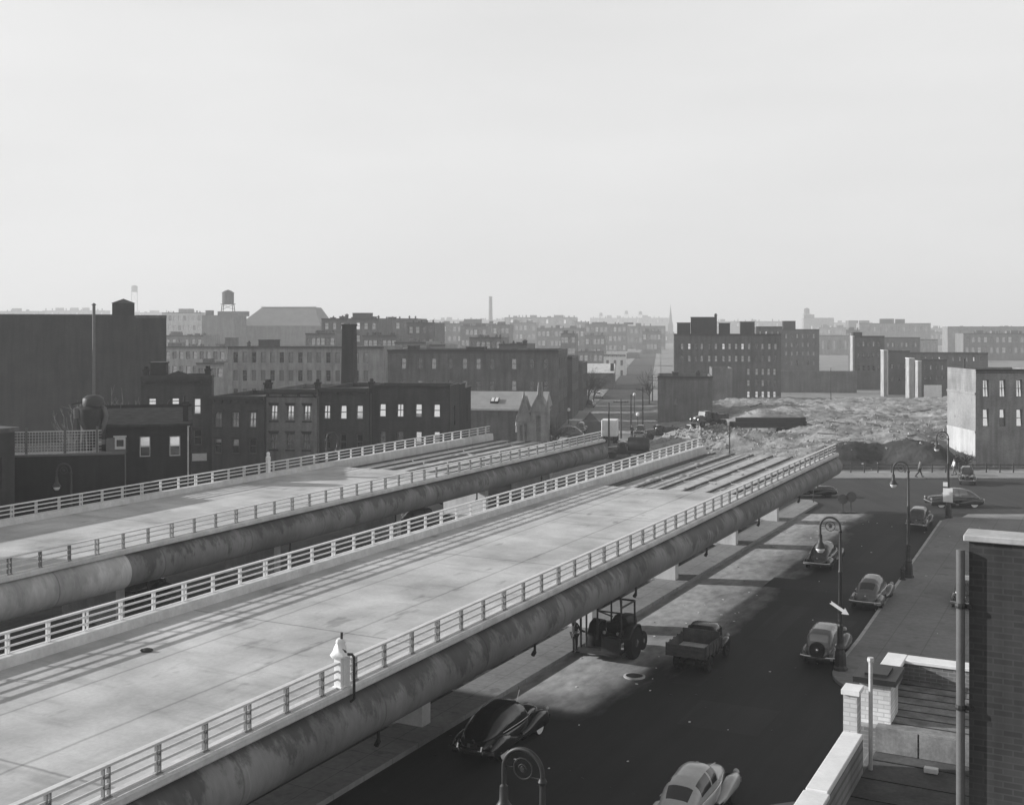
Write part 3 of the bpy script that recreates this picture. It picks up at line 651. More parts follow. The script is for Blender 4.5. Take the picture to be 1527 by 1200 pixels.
# --- factories
cols = [347 + 14.35 * k for k in range(15)]
fs = ['fard', 'farm', 'fard', 'farm', 'farm']
building('factory', 'long pale brick factory with rows of small segmental windows behind the row houses', 'factory', 335, 575, 517, 215, 16, .29,
    [(cols, 525, 541, 7.2, fs), (cols, 552, 568, 7.2, ['farm', 'fard', 'farm']), (cols, 580, 596, 7.2, fs)], None, True, (.5, .2, 0), bulk=[(377, 402, 507.5, 2, .09)], chim=[(356.5, 359, 511, 3, .1)])
bx = [600, 625, 646, 671, 693, 713.5, 734, 767, 793.5, 814.5]
o, W, Hh, S, xc = building('factory', 'dark brick three storey factory with widely spaced windows and a shadowed left end', 'factory', 575, 833, 522, 182, 17.5, .092,
    [(bx, 534, 550, 8, ['farm', 'fard', 'farm', 'fard', 'farm', 'farm', 'fard', 'farm', 'fard', 'fard']), (bx, 567, 582, 8, ['fard', 'farm', 'fard']), (bx, 600, 616, 8, ['fard'])], None, True, (.5, .25, 0), bulk=[(600, 612, 517, 3, .1), (692, 719, 518.5, 2, .1)], side=([2, 5, 8.5, 12, 15], [2.5, 6, 9.5], 1.1, 1.9, 'fard'))
# shed with skylight and twin-gabled chapel front
CZ = 142
o = thing('long_shed', 'long low shed with a grey pitched roof and one bright skylight', 'shed', (xa(700, CZ + 6), CZ + 6, 0), GRID)
S = (CZ + 6) / F; L = lambda px: (px - 700) * S
z0, z1 = za(610, CZ + 6), za(583, CZ + 6 + 5)
b = MB(); b.box(L(690), L(812), 0, 9, 0, z0); b.build('wall', brick(.2, True), o)
b = MB(); b.add([(L(688), -.3, z0 + .0), (L(814), -.3, z0), (L(814), 5, z1), (L(688), 5, z1), (L(688), 9.6, z0), (L(814), 9.6, z0)], [(0, 1, 2, 3), (3, 2, 5, 4), (0, 3, 4), (1, 5, 2), (0, 4, 5, 1)]); b.build('roof', pm('slate_roof', .3, .7, .15, .5, .1, 6), o)
b = MB(); b.box(L(688), L(790), -.42, -.3, z0 - .12, z0 + .12); b.build('gutter', M['sashl'], o)
b = MB(); zs = za(601, CZ + 7.5); q = math.atan2(z1 - z0, 5.3); rm = Matrix.Rotation(q, 3, 'X'); c = (L(735), 2.0, z0 + (2.3) * math.tan(q) + .12); b.obox(c, (1.05, 1.3, .3), rm); f = b.build('skylight', M['steel'], o)
b = MB()
for k in (-.26, .26): b.obox(Vector(c) + rm @ Vector((k, 0, .17)), (.38, 1.1, .03), rm)
b.build('pane', M['milk'], f)
o = thing('chapel', 'small grey stone chapel front with twin steep gables and pinnacles', 'chapel', (xa(793, CZ), CZ, 0), GRID)
S = CZ / F; L = lambda px: (px - 793) * S
stone = pm('grey_stone', .27, .9, .25, .9, .2, 5, streak=.2)
b = MB()
ops = [(L(796) + k, L(796) + k + .42, 1.2, za(628, CZ)) for k in (.1, .75)]
wall_grid(b, L(791), L(816), 0, za(614, CZ), [(L(800), L(806.5), .6, za(620, CZ))], 0, .3); wall_grid(b, L(771), L(791), 0, za(628, CZ), [(L(775), L(779), .4, za(634, CZ)), (L(782), L(786), .4, za(632, CZ))], .0, .3)
b.box(L(791), L(816), .3, 3.5, 0, za(614, CZ)); b.box(L(771), L(791) - .004, .3, 3.5, 0, za(628, CZ))
b.build('wall', stone, o)
b = MB()
for xa_, xb_, yb, yp in ((769, 793, 628, 592), (789, 818, 614, 588)):
    x0, x1, xm = L(xa_), L(xb_), L((xa_ + xb_) / 2); zb, zp = za(yb, CZ), za(yp, CZ)
    b.add([(x, y, z) for y in (-.12, 3.6) for x, z in ((x0, zb), (x1, zb), (xm, zp))], [(0, 1, 2), (5, 4, 3), (0, 2, 5, 3), (2, 1, 4, 5), (0, 3, 4, 1)])
    for s in (-1, 1): b.bar((x0 if s < 0 else x1, -.16, zb - .08), (xm, -.16, zp + .06), .2, .16)
b.build('gable', stone, o)
for px, a, c in ((781, 594, 586), (803.5, 590, 572), (808, 600, 572), (771, 634, 622), (817, 618, 600)):
    b = MB(); b.lathe([(.2, za(a, CZ) - .9), (.18, za(a, CZ) - .1), (.26, za(a, CZ)), (.08, za(c, CZ) + .2), (.0, za(c, CZ))], (L(px), .05, 0), 6); b.build('pinnacle', stone, o)
# --- along the avenue, left side
building('tenement', 'dark tenement on the avenue corner just right of the dark factory', 'tenement', 834, 853, 533, 200, 16, .095, [([840, 847], 548, 560, 4, ['fard', 'farm'])], None, False, (.5, .3, 0), side=(lin(2, 14, 5), [3, 6.2, 9.2], 1.1, 1.8, 'fard'))
building('tenement', 'lower dark tenement on the avenue with a shadowed stepped side wall', 'tenement', 846, 869, 541, 221, 14, .085, [([852, 862], 552, 561, 4, 'farm')], None, False, side=(lin(2, 12, 4), [2.5, 5.4], 1.1, 1.7, 'fard'))
o, W, Hh, S, xc = building('long_garage', 'low garage with a pale pitched roof beside the avenue', 'garage', 868, 915, 556, 300, 12, .17, [([880, 893], 575, 590, 6, 'fard')], None, False)
b = MB(); b.add([(-W / 2 - .2, -.3, Hh), (W / 2 + .2, -.3, Hh), (W / 2 + .2, 6, Hh + 2.3), (-W / 2 - .2, 6, Hh + 2.3), (W / 2 + .2, 12.2, Hh), (-W / 2 - .2, 12.2, Hh)], [(0, 1, 2, 3), (3, 2, 4, 5), (0, 3, 5), (1, 4, 2)]); b.build('pitched_roof', M['curb'], o)
b = MB(); b.box((910 - xc) * S, (915 - xc) * S, 1, 1.9, Hh, za(542, 300)); b.build('chimney', brick(.1), o)
o, W, Hh, S, xc = building('white_house', 'small bright white two storey house beside the avenue', 'house', 900, 933, 529, 345, 10, .62, [([906, 917, 927], 537, 545, 3.6, 'fard'), ([916, 927], 552, 560, 3.6, 'fard')], None, False, (.6, .2, 6), mat=M['white'])
b = MB(); b.add([(-1.1, -.1, Hh), (1.1, -.1, Hh), (.6, -.1, Hh + .8), (-.6, -.1, Hh + .8), (-1.1, .25, Hh), (1.1, .25, Hh), (.6, .25, Hh + .8), (-.6, .25, Hh + .8)], [(0, 1, 2, 3), (7, 6, 5, 4), (0, 3, 7, 4), (1, 5, 6, 2), (3, 2, 6, 7)]); b.build('parapet_crest', M['white'], o)
building('tenement', 'hazy dark tenement next behind the white house', 'tenement', 934, 952, 527, 400, 30, .1, [([939, 946], 540, 546, 2.6, 'farm')], None, False, side=(lin(3, 27, 6), [4, 7], 1.2, 1.8, 'fard'))
building('tenement', 'tall hazy tenement at the far left side of the avenue', 'tenement', 948, 963, 511, 460, 30, .1, [([953, 958], 520, 526, 2.4, 'farm')], None, False, side=(lin(3, 27, 6), [4, 7, 10], 1.2, 1.8, 'fard'))
# --- right of the avenue
building('blank_building', 'plain mid grey building with a blank wall at the avenue corner', 'building', 981, 1062, 561, 190, 13, .16, [([1008], 594, 604, 6, 'fard')], None, True, (.55, .35, 0), bulk=[(1003, 1012, 556, 1, .1)], chim=[(1038, 1044, 556, 2, .08)])
building('low_extension', 'paler low extension between the blank building and the brick tenement', 'building', 1062, 1092, 549, 222, 12, .2, (), None, True)
wc = ['farm', 'far', 'fard', 'farm', 'fard', 'farm', 'far', 'farb', 'farb', 'far', 'farm', 'fard', 'farm', 'farb']
c1 = [1018, 1028.5, 1038, 1047, 1058, 1068, 1079, 1088, 1097.5, 1107, 1116.5, 1127.5, 1136, 1146, 1155]
c2 = [1115.5, 1127.5, 1136.5, 1145, 1153.5]
building('brick_tenement', 'large dark brick tenement block with many lit windows overlooking the cleared lot', 'tenement', 1006, 1163, 498, 247, 14, .088,
    [(c1, 512, 520.5, 4.4, wc), (c1, 530, 539, 4.4, ['fard', 'farm', 'fard', 'farm', 'farb', 'farb', 'farm', 'farb', 'farb', 'farb', 'farm', 'fard', 'fard', 'farm']), (c2, 549, 558.5, 4.4, 'farb'), (c2, 566, 575, 4.4, ['farb', 'fard', 'farm', 'fard', 'fard']), (c2, 583, 592, 4.4, 'far')],
    None, True, (.5, .25, 0), bulk=[(1011, 1031, 481.5, 4, .07), (1032, 1070, 473, 5, .06), (1075, 1091, 482, 6, .07), (1108, 1129, 480, 8, .09)], chim=[(1067.5, 1071, 469, 5, .06)])
building('tenement', 'hazy dark tenement rising behind the brick tenement on its right', 'tenement', 1128, 1166, 487, 330, 14, .09, [(lin(1134, 1160, 4), 494, 499, 3, ['farb', 'far', 'farm'])], None, False, (.5, .3, 0))
building('tenement', 'hazy stepped tenement with a tall tower bay left of the long windowed school', 'tenement', 1166, 1221, 491, 340, 20, .085, [(lin(1173, 1213, 6), 498, 504, 3, ['farm', 'fard', 'farb']), (lin(1173, 1213, 6), 511, 517, 3, ['farm', 'farm', 'fard']), (lin(1173, 1213, 6), 524, 530, 3, 'farm'), (lin(1173, 1213, 6), 538, 544, 3, ['fard', 'farm'])], None, False, (.5, .3, 0), bulk=[(1169, 1187, 479, 1, .08)])
building('school', 'pale hazy building with a row of tall windows above the lot', 'school', 1220, 1276, 500, 420, 14, .3, [(lin(1228, 1269, 6), 507, 521, 4, ['farm', 'fard']), (lin(1228, 1269, 6), 530, 543, 4, ['farm', 'farm', 'far'])], None, False, (.6, .3, 0))
building('tenement', 'pale flat topped block far behind the tall windowed school', 'tenement', 1199, 1243, 474, 640, 20, .3, [(lin(1204, 1238, 6), 486, 491, 2.2, ['farm', 'far'])], None, False, (.6, .3, 0), bulk=[(1200, 1215, 469, 3, .25)])
building('tenement', 'long pale tenement with white gable end on the right skyline', 'tenement', 1283, 1386, 482, 470, 14, .3, [(lin(1297, 1331, 5), 487, 494, 3, ['fard', 'farm']), (lin(1340, 1380, 6), 487, 494, 3, ['fard', 'farm'])], None, False, (.5, .3, 0), bulk=[(1314, 1334, 475.5, 2, .12), (1337, 1350, 476, 3, .12), (1283, 1286, 478, 2, .5)])
building('tenement', 'dark block on the skyline just left of the long pale tenement', 'tenement', 1266, 1296, 478, 560, 18, .14, [(lin(1271, 1290, 4), 490, 494, 2, 'farm')], None, False, (.5, .3, 0))
building('row_house', 'dark row of flats with sunlit left end wall at the far edge of the lot', 'house', 1274, 1318, 501, 300, 9, .09, [(lin(1281, 1310, 5), 509, 516, 3.6, ['fard', 'farm']), (lin(1281, 1310, 5), 526, 533, 3.6, ['fard']), (lin(1281, 1310, 5), 545, 552, 3.6, 'fard')], 'row houses at the far edge of the lot', False, (.5, .3, 6), bulk=[(1276, 1289, 496, 3, .09)])
building('row_house', 'dark row house with tall white end wall and small bright windows beyond the lot', 'house', 1325, 1356, 523, 275, 9, .085, [([1331, 1341, 1350.5], 543, 549, 3.6, ['farb', 'far', 'farb']), ([1331, 1341, 1350.5], 562, 568, 3.6, 'fard')], 'row houses at the far edge of the lot', False, (.4, .3, 6))
building('row_house', 'dark lower row house behind the white billboard', 'house', 1366, 1411, 536, 262, 7, .085, [(lin(1380, 1405, 4), 544, 551, 3.6, ['fard', 'farm']), (lin(1380, 1405, 4), 560, 566, 3.6, 'fard')], 'row houses at the far edge of the lot', False, (.4, .3, 6))
building('row_house', 'long hazy dark roofline running behind the lower row houses at right', 'house', 1325, 1470, 526, 300, 9, .1, [(lin(1332, 1460, 14), 532, 538, 3.2, ['farb', 'farm', 'far', 'fard', 'farm'])], 'row houses at the far edge of the lot', False, (.5, .3, 12))
building('tenement', 'mid grey flats rising behind the dark row houses at right', 'tenement', 1318, 1371, 503, 360, 12, .13, [(lin(1325, 1365, 7), 511, 517, 3, ['farm', 'farb', 'fard'])], None, False, (.5, .3, 0))
building('tenement', 'short pale flats right of the grey flats behind the row houses', 'tenement', 1371, 1398, 506, 385, 12, .38, [(lin(1376, 1394, 3), 511, 517, 3, 'farm')], None, False, (.5, .3, 0))
building('tenement', 'hazy block with dark right half at the right edge of the skyline', 'tenement', 1416, 1560, 487, 430, 14, .26, [(lin(1425, 1550, 14), 493, 499, 3, ['farm', 'fard'])], None, False, (.5, .3, 0))
def slab(px0, px1, ya, yb, Z, lab):
    o = thing('party_wall', lab, 'wall', (xa((px0 + px1) / 2, Z), Z, 0), GRID, 'pale party walls beyond the lot')
    b = MB(); w = (px1 - px0) * Z / F; b.box(-w / 2, w / 2, 0, 4, 0, za(ya, Z)); b.build('wall', M['wash_d'], o)
    b = MB(); b.box(-w / 2 - .08, w / 2 + .08, -.05, 4.05, za(ya, Z), za(ya, Z) + .18); b.build('coping', M['curb'], o)
slab(1271.5, 1274, 502, 580, 297, 'slim pale party wall at the left end of the dark flats beyond the lot')
slab(1318, 1323, 523, 583, 268, 'leftmost and broadest white party wall beyond the lot')
slab(1356, 1363.5, 535, 591, 258, 'middle white party wall beyond the lot')
slab(1369, 1374, 539, 593, 255, 'narrow grey white party wall left of the billboard')
o = thing('billboard', 'blank white billboard standing before the row houses at right', 'billboard', (xa(1391, 250), 250, 0), 0)
b = MB(); w = 26 * 250 / F; b.box(-w / 2, w / 2, -.1, .1, za(595, 250), za(574, 250)); b.build('panel', M['white'], o)
for k in (-1.2, 1.2):
    b = MB(); b.box(k - .1, k + .1, .1, .25, 0, za(580, 250)); b.build('post', M['wood'], o)
# white painted shop on the right: its sunlit side wall is what shows
o, W, Hh, S, xc = building('corner_shop', 'two storey shop with grey upper wall and bright white painted lower wall at right', 'shop', 1455, 1560, 551, 132, 8.6, .3, [(lin(1470, 1545, 4), 566, 592, 9, 'dgm'), (lin(1470, 1545, 4), 610, 636, 9, ['dg', 'agk'])], None, True, (.4, .2, 0), rz=0)
b = MB(); b.box(-W / 2 - .06, -W / 2 - .004, -.02, 8.5, 0, za(640, 137)); b.box(-W / 2 - .12, -W / 2 - .061, -.02, 8.5, za(640, 137), za(637, 137)); b.build('painted_wall', M['wash'], o)
b = MB(); b.box(-W / 2 - .03, -W / 2 - .004, -.02, 8.5, za(637, 137), za(585, 137)); b.box(-W / 2 - .14, -W / 2 - .004, -.02, 8.5, za(585, 137), za(582, 137)); b.build('stucco_band', M['walk_l'], o)
# --- layers of hazy city behind; each block its own thing
def far_block(label, x0, x1, yt, Z, alb, rows, ncol, bulk=(), chim=(), name='tenement', D=16, sty=('farm', 'farb', 'fard', 'farm'), cat='tenement', rot=0):
    wins = []
    if ncol:
        m = (x1 - x0) / (ncol + .3)
        for r in range(rows):
            y0 = yt + 5.0 * 400 / Z + r * (3.6 * F / Z); wins.append((lin(x0 + m * .65, x1 - m * .65, ncol), y0, y0 + 1.9 * F / Z, 1.15 * F / Z, list(sty[(r + rot) % len(sty):] + sty[:(r + rot) % len(sty)])))
    if ncol and x1 - x0 > 18:                                   # party-wall chimneys and stair sheds break the roofline
        rr = random.Random(int(x0 * 7 + yt)); x = x0 + rr.uniform(2, 6); chim = list(chim); bulk = list(bulk)
        while x < x1 - 4:
            if rr.random() < .62: chim.append((x, x + rr.uniform(1.0, 1.9), yt - rr.uniform(1.6, 3.6), rr.uniform(.6, 5), alb * rr.uniform(.5, .9)))
            elif rr.random() < .6: bulk.append((x, x + rr.uniform(2.5, 6), yt - rr.uniform(1.2, 3.4), rr.uniform(1.5, 6), alb * rr.uniform(.55, 1.1)))
            x += rr.uniform(5, 11)
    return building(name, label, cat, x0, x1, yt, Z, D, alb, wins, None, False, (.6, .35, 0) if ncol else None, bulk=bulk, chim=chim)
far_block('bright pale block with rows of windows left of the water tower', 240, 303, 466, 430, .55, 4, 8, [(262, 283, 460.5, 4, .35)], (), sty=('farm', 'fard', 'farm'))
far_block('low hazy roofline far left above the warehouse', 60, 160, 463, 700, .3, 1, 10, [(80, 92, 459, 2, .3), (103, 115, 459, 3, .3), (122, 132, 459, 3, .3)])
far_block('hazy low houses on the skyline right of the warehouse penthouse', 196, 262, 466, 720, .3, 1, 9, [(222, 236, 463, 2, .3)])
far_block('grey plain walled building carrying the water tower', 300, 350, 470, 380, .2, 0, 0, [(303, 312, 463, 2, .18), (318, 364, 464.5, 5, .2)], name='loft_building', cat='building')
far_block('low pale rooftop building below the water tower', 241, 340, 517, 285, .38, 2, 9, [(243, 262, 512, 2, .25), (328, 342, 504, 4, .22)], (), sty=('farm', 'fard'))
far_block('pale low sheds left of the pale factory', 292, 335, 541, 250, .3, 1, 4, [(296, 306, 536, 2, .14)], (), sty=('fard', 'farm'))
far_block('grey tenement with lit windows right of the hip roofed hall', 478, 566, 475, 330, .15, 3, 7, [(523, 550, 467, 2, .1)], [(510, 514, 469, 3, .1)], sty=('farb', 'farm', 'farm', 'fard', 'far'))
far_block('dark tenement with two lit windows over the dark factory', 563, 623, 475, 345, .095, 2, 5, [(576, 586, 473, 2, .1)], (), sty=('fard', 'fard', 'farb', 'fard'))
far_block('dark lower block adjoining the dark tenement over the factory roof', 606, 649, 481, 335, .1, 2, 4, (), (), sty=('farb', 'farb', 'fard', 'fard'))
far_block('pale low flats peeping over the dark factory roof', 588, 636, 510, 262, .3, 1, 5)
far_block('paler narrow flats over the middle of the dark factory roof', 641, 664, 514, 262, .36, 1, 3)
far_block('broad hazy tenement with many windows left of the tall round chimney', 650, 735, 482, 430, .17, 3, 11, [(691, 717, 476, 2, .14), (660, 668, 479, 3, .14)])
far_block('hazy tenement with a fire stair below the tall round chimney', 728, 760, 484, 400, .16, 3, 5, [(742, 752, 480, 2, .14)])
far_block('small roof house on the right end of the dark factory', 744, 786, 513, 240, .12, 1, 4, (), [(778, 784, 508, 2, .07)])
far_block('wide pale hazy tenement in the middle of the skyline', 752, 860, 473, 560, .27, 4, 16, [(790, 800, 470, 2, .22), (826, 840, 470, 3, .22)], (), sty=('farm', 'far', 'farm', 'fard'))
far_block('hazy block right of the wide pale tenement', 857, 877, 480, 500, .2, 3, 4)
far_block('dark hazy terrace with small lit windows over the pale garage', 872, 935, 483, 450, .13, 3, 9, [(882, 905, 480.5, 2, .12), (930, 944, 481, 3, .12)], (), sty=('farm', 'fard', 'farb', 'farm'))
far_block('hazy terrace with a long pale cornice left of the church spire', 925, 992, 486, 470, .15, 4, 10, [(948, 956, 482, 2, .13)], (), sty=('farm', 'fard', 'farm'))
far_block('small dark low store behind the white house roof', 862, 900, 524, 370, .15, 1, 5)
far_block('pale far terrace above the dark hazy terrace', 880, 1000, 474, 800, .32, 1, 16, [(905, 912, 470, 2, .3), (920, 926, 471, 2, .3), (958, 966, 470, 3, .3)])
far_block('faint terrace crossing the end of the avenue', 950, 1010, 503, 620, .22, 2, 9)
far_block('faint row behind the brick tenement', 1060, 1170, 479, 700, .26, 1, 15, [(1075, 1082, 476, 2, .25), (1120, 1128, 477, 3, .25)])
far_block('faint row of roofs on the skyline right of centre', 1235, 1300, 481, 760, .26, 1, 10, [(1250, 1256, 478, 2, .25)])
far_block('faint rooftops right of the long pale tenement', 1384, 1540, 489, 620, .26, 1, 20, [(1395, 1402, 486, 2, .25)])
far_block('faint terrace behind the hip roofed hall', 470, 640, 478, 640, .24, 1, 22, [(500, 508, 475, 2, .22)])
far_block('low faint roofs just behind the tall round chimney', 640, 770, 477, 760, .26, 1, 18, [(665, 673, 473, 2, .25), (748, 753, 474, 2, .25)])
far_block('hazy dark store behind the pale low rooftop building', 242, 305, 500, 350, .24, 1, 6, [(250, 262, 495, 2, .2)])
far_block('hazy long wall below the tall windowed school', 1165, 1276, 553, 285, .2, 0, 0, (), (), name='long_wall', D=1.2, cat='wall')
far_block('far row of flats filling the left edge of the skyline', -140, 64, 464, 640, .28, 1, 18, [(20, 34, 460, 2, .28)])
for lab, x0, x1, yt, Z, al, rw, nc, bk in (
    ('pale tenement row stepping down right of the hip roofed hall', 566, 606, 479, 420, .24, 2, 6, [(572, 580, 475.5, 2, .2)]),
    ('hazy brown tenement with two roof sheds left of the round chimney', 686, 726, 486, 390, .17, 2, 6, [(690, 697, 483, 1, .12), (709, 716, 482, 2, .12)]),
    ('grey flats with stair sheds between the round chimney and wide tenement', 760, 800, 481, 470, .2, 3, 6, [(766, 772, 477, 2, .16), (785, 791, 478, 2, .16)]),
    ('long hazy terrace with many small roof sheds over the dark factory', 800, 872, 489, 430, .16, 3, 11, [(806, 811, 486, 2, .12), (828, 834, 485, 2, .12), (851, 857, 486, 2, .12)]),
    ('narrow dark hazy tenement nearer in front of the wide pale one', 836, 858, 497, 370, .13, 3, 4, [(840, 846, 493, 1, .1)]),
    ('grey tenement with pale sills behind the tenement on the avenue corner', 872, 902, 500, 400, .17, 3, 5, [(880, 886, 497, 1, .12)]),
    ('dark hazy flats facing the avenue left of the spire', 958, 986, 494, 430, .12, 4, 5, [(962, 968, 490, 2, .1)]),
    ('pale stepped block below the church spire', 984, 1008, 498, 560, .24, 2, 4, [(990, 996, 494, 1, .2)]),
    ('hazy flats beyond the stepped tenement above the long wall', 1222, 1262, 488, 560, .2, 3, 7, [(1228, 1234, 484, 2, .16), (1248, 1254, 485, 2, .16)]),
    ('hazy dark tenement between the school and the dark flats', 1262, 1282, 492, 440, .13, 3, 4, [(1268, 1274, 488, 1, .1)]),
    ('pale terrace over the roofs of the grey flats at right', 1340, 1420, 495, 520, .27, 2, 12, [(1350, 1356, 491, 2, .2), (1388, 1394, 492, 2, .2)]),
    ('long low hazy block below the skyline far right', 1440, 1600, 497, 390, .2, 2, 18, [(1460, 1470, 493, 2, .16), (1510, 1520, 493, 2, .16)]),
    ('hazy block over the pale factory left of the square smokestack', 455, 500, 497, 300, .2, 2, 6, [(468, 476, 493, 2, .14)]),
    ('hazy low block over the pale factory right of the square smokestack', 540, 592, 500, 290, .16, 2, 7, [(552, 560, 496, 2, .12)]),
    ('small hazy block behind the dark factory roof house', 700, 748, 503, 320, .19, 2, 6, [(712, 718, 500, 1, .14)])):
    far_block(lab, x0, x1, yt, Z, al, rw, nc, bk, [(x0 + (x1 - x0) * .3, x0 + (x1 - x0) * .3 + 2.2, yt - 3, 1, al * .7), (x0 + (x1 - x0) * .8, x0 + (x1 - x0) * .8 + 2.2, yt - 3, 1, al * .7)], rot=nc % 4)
# hip roofed hall
HZ2 = zz(385); S = HZ2 / F
o = thing('church_hall', 'large hall with a broad grey hipped roof on the left skyline', 'hall', (xa(412, HZ2), HZ2, 0), GRID)
L = lambda px: (px - 412) * S
ze, zr = za(487, HZ2), za(458, HZ2)
b = MB(); b.box(L(345), L(480), 0, 24, 0, ze); b.box(L(343.5), L(481.5), -.35, 24.3, ze, ze + .4); b.build('wall', brick(.22), o)
b = MB(); b.add([(L(352), -.1, ze + .4), (L(480), -.1, ze + .4), (L(480), 24, ze + .4), (L(352), 24, ze + .4), (L(382), 7, zr), (L(465), 7, zr), (L(465), 17, zr), (L(382), 17, zr)], [(0, 1, 5, 4), (1, 2, 6, 5), (2, 3, 7, 6), (3, 0, 4, 7), (4, 5, 6, 7)]); b.build('hipped_roof', pm('hall_slate', .19, .8, .12, .3), o)
b = MB(); b.box(L(381), L(467), 6.6, 7.1, zr - .05, zr + .35); b.build('ridge', M['curb'], o)
# water towers
def water_tower(label, px, y0, y1, yleg, Z, wpx, legs=True):
    Z = zz(Z); S = Z / F; o = thing('water_tower', label, 'water tower', (xa(px, Z), Z, 0), .4, 'rooftop water towers'); r = wpx * S / 2
    za1, zb, zl = za(y0, Z), za(y1, Z), za(yleg, Z)
    ht = (za1 - zb)
    b = MB(); b.lathe([(r * .97, zb), (r, zb + ht * .1), (r, zb + ht * .78)], (0, 0, 0), 20); b.build('tank', M['wood'], o, smooth=True)
    b = MB(); b.lathe([(r * 1.1, zb + ht * .78), (r * .5, zb + ht * .93), (.0, za1)], (0, 0, 0), 20); b.build('conical_roof', M['steel'], o)
    b = MB(); b.box(-r * 1.1, r * 1.1, -r * 1.1, r * 1.1, zb - .3, zb - .02); b.build('platform', M['steel'], o)
    for x in (-1, 1):
        for y in (-1, 1):
            b = MB(); b.bar((x * r * .85, y * r * .85, zb - .3), (x * r * 1.0, y * r * 1.0, zl), .28, .28); b.bar((x * r * .9, y * r * .9, zb - .4), (-x * r * .95, y * r * .95, (zb + zl) / 2 - .6), .1, .1); b.build('leg', M['steel'], o)
    return o
water_tower('wooden water tower on legs left of the hip roofed hall', 340, 432, 453, 466, 382, 17.5)
water_tower('faint tall water tower on the far left skyline', 200.5, 425, 435, 468, 700, 9)
water_tower('faint round tank at right above the stepped tenement', 1203, 459, 468, 472, 640, 8)
for px, yt, lab in ((896, 466, 'faint water tower left of a pair near the spire'), (955, 464, 'faint water tower nearest the spire'), (934, 463, 'faint water tower right of the pair over the pale terrace')):
    water_tower(lab, px, yt, yt + 5, yt + 12, 800, 5)
o = thing('tall_chimney', 'tall slim round factory chimney in the middle of the skyline', 'chimney', (xa(731.5, zz(600)), zz(600), 0))
b = MB(); z1 = za(442, zz(600)); b.lathe([(3.0, 0), (2.0, z1 - 1), (2.2, z1 - .8), (2.2, z1), (1.4, z1)], (0, 0, 0), 16); b.build('shaft', brick(.2), o, smooth=True)
o = thing('church_steeple', 'pointed church spire at the end of the avenue', 'church spire', (xa(1000, zz(640)), zz(640), 0), GRID)
b = MB(); zb = za(485, zz(640)); b.box(-3.6, 3.6, -3.6, 3.6, 0, zb); b.build('tower', brick(.2), o)
b = MB(); b.lathe([(3.6, zb), (2.1, zb + 7), (0, za(453, zz(640)))], (0, 0, 0), 8); b.build('spire', M['tar'], o)
for k in (-1, 1):
    b = MB(); b.lathe([(.5, zb), (.0, zb + 3)], (k * 3.1, -3.1, 0), 6); b.build('pinnacle', M['tar'], o)
# a loft building left of the frame: its shade lies over the near end of the street
o = thing('loft_building', 'plain brick loft building standing left of the farther deck outside the picture', 'building', st(0, -75), -TH)
b = MB(); wall_grid(b, -2, 25, 0, 19.3, [(k, k + 1.6, z, z + 2.2) for k in lin(0, 22, 7) for z in (2, 6, 10, 14)], 0, .25, 0, lambda x, y: (-y, x))
b.box(-11, -.3, -2, 25, 0, 19.25); b.build('wall', brick(.12), o)
b = MB(); b.box(-11.2, .25, -2.2, 25.1, 19.0, 19.4); b.build('coping', M['curb'], o)

# a second low works building outside the frame shades the farther piers
o = thing('works_building', 'low brick works beside the frontage road at the far left edge', 'building', st(0, -64), -TH)
b = MB(); wall_grid(b, 30, 51.5, 0, 9.4, [(k, k + 1.5, z, z + 2.0) for k in lin(32, 49, 6) for z in (1.5, 5.6)], 0, .25, 0, lambda x, y: (-y, x))
b.box(-12, -.3, 30, 51.5, 0, 9.35); b.build('wall', brick(.1), o)
b = MB(); b.box(-12.2, .2, 29.8, 51.7, 9.2, 9.5); b.build('coping', M['tar'], o)
# ------------------------------------------------------------------ vehicles (local +x is forward)
def ring_se(x, w, z0, z1, e=2.6, n=20):
    zc, hz = (z0 + z1) / 2, (z1 - z0) / 2; r = []
    for k in range(n):
        a = 2 * math.pi * k / n; c, s = math.cos(a), math.sin(a)
        r.append((x, math.copysign(abs(c) ** (2 / e), c) * w, zc + math.copysign(abs(s) ** (2 / e), s) * hz))
    return r
def interp(tab, x):
    for (x0, *a), (x1, *c) in zip(tab, tab[1:]):
        if x <= x1:
            k = (x - x0) / (x1 - x0); k = min(1, max(0, k)); return [p + (q - p) * k for p, q in zip(a, c)]
    return list(tab[-1][1:])
YQ = Matrix.Rotation(R(90), 3, 'X')
def wheel(o, x, y, r, w, wall=False, name='wheel'):
    q = Matrix.Rotation(R(-90 if y > 0 else 90), 3, 'X')
    b = MB(); b.lathe([(r * .6, -w / 2), (r * .93, -w / 2), (r, -w * .3), (r, w * .3), (r * .93, w / 2), (r * .6, w / 2)], (x, y, r), 24, 0, q); t = b.build(name, M['rubber'], o, smooth=True)
    if wall:
        b = MB(); b.lathe([(r * .6, w / 2 + .004), (r * .9, w / 2 + .004), (r * .9, w / 2 - .02), (r * .6, w / 2 - .02)], (x, y, r), 24, 0, q); b.build('sidewall', M['wwall'], t)
    b = MB(); b.lathe([(r * .6, w * .1), (r * .58, w / 2 - .01), (r * .3, w * .32), (r * .26, w * .5), (0, w * .54)], (x, y, r), 20, 0, q); b.build('rim', M['chrome' if wall else 'car_slate'], t, smooth=True)
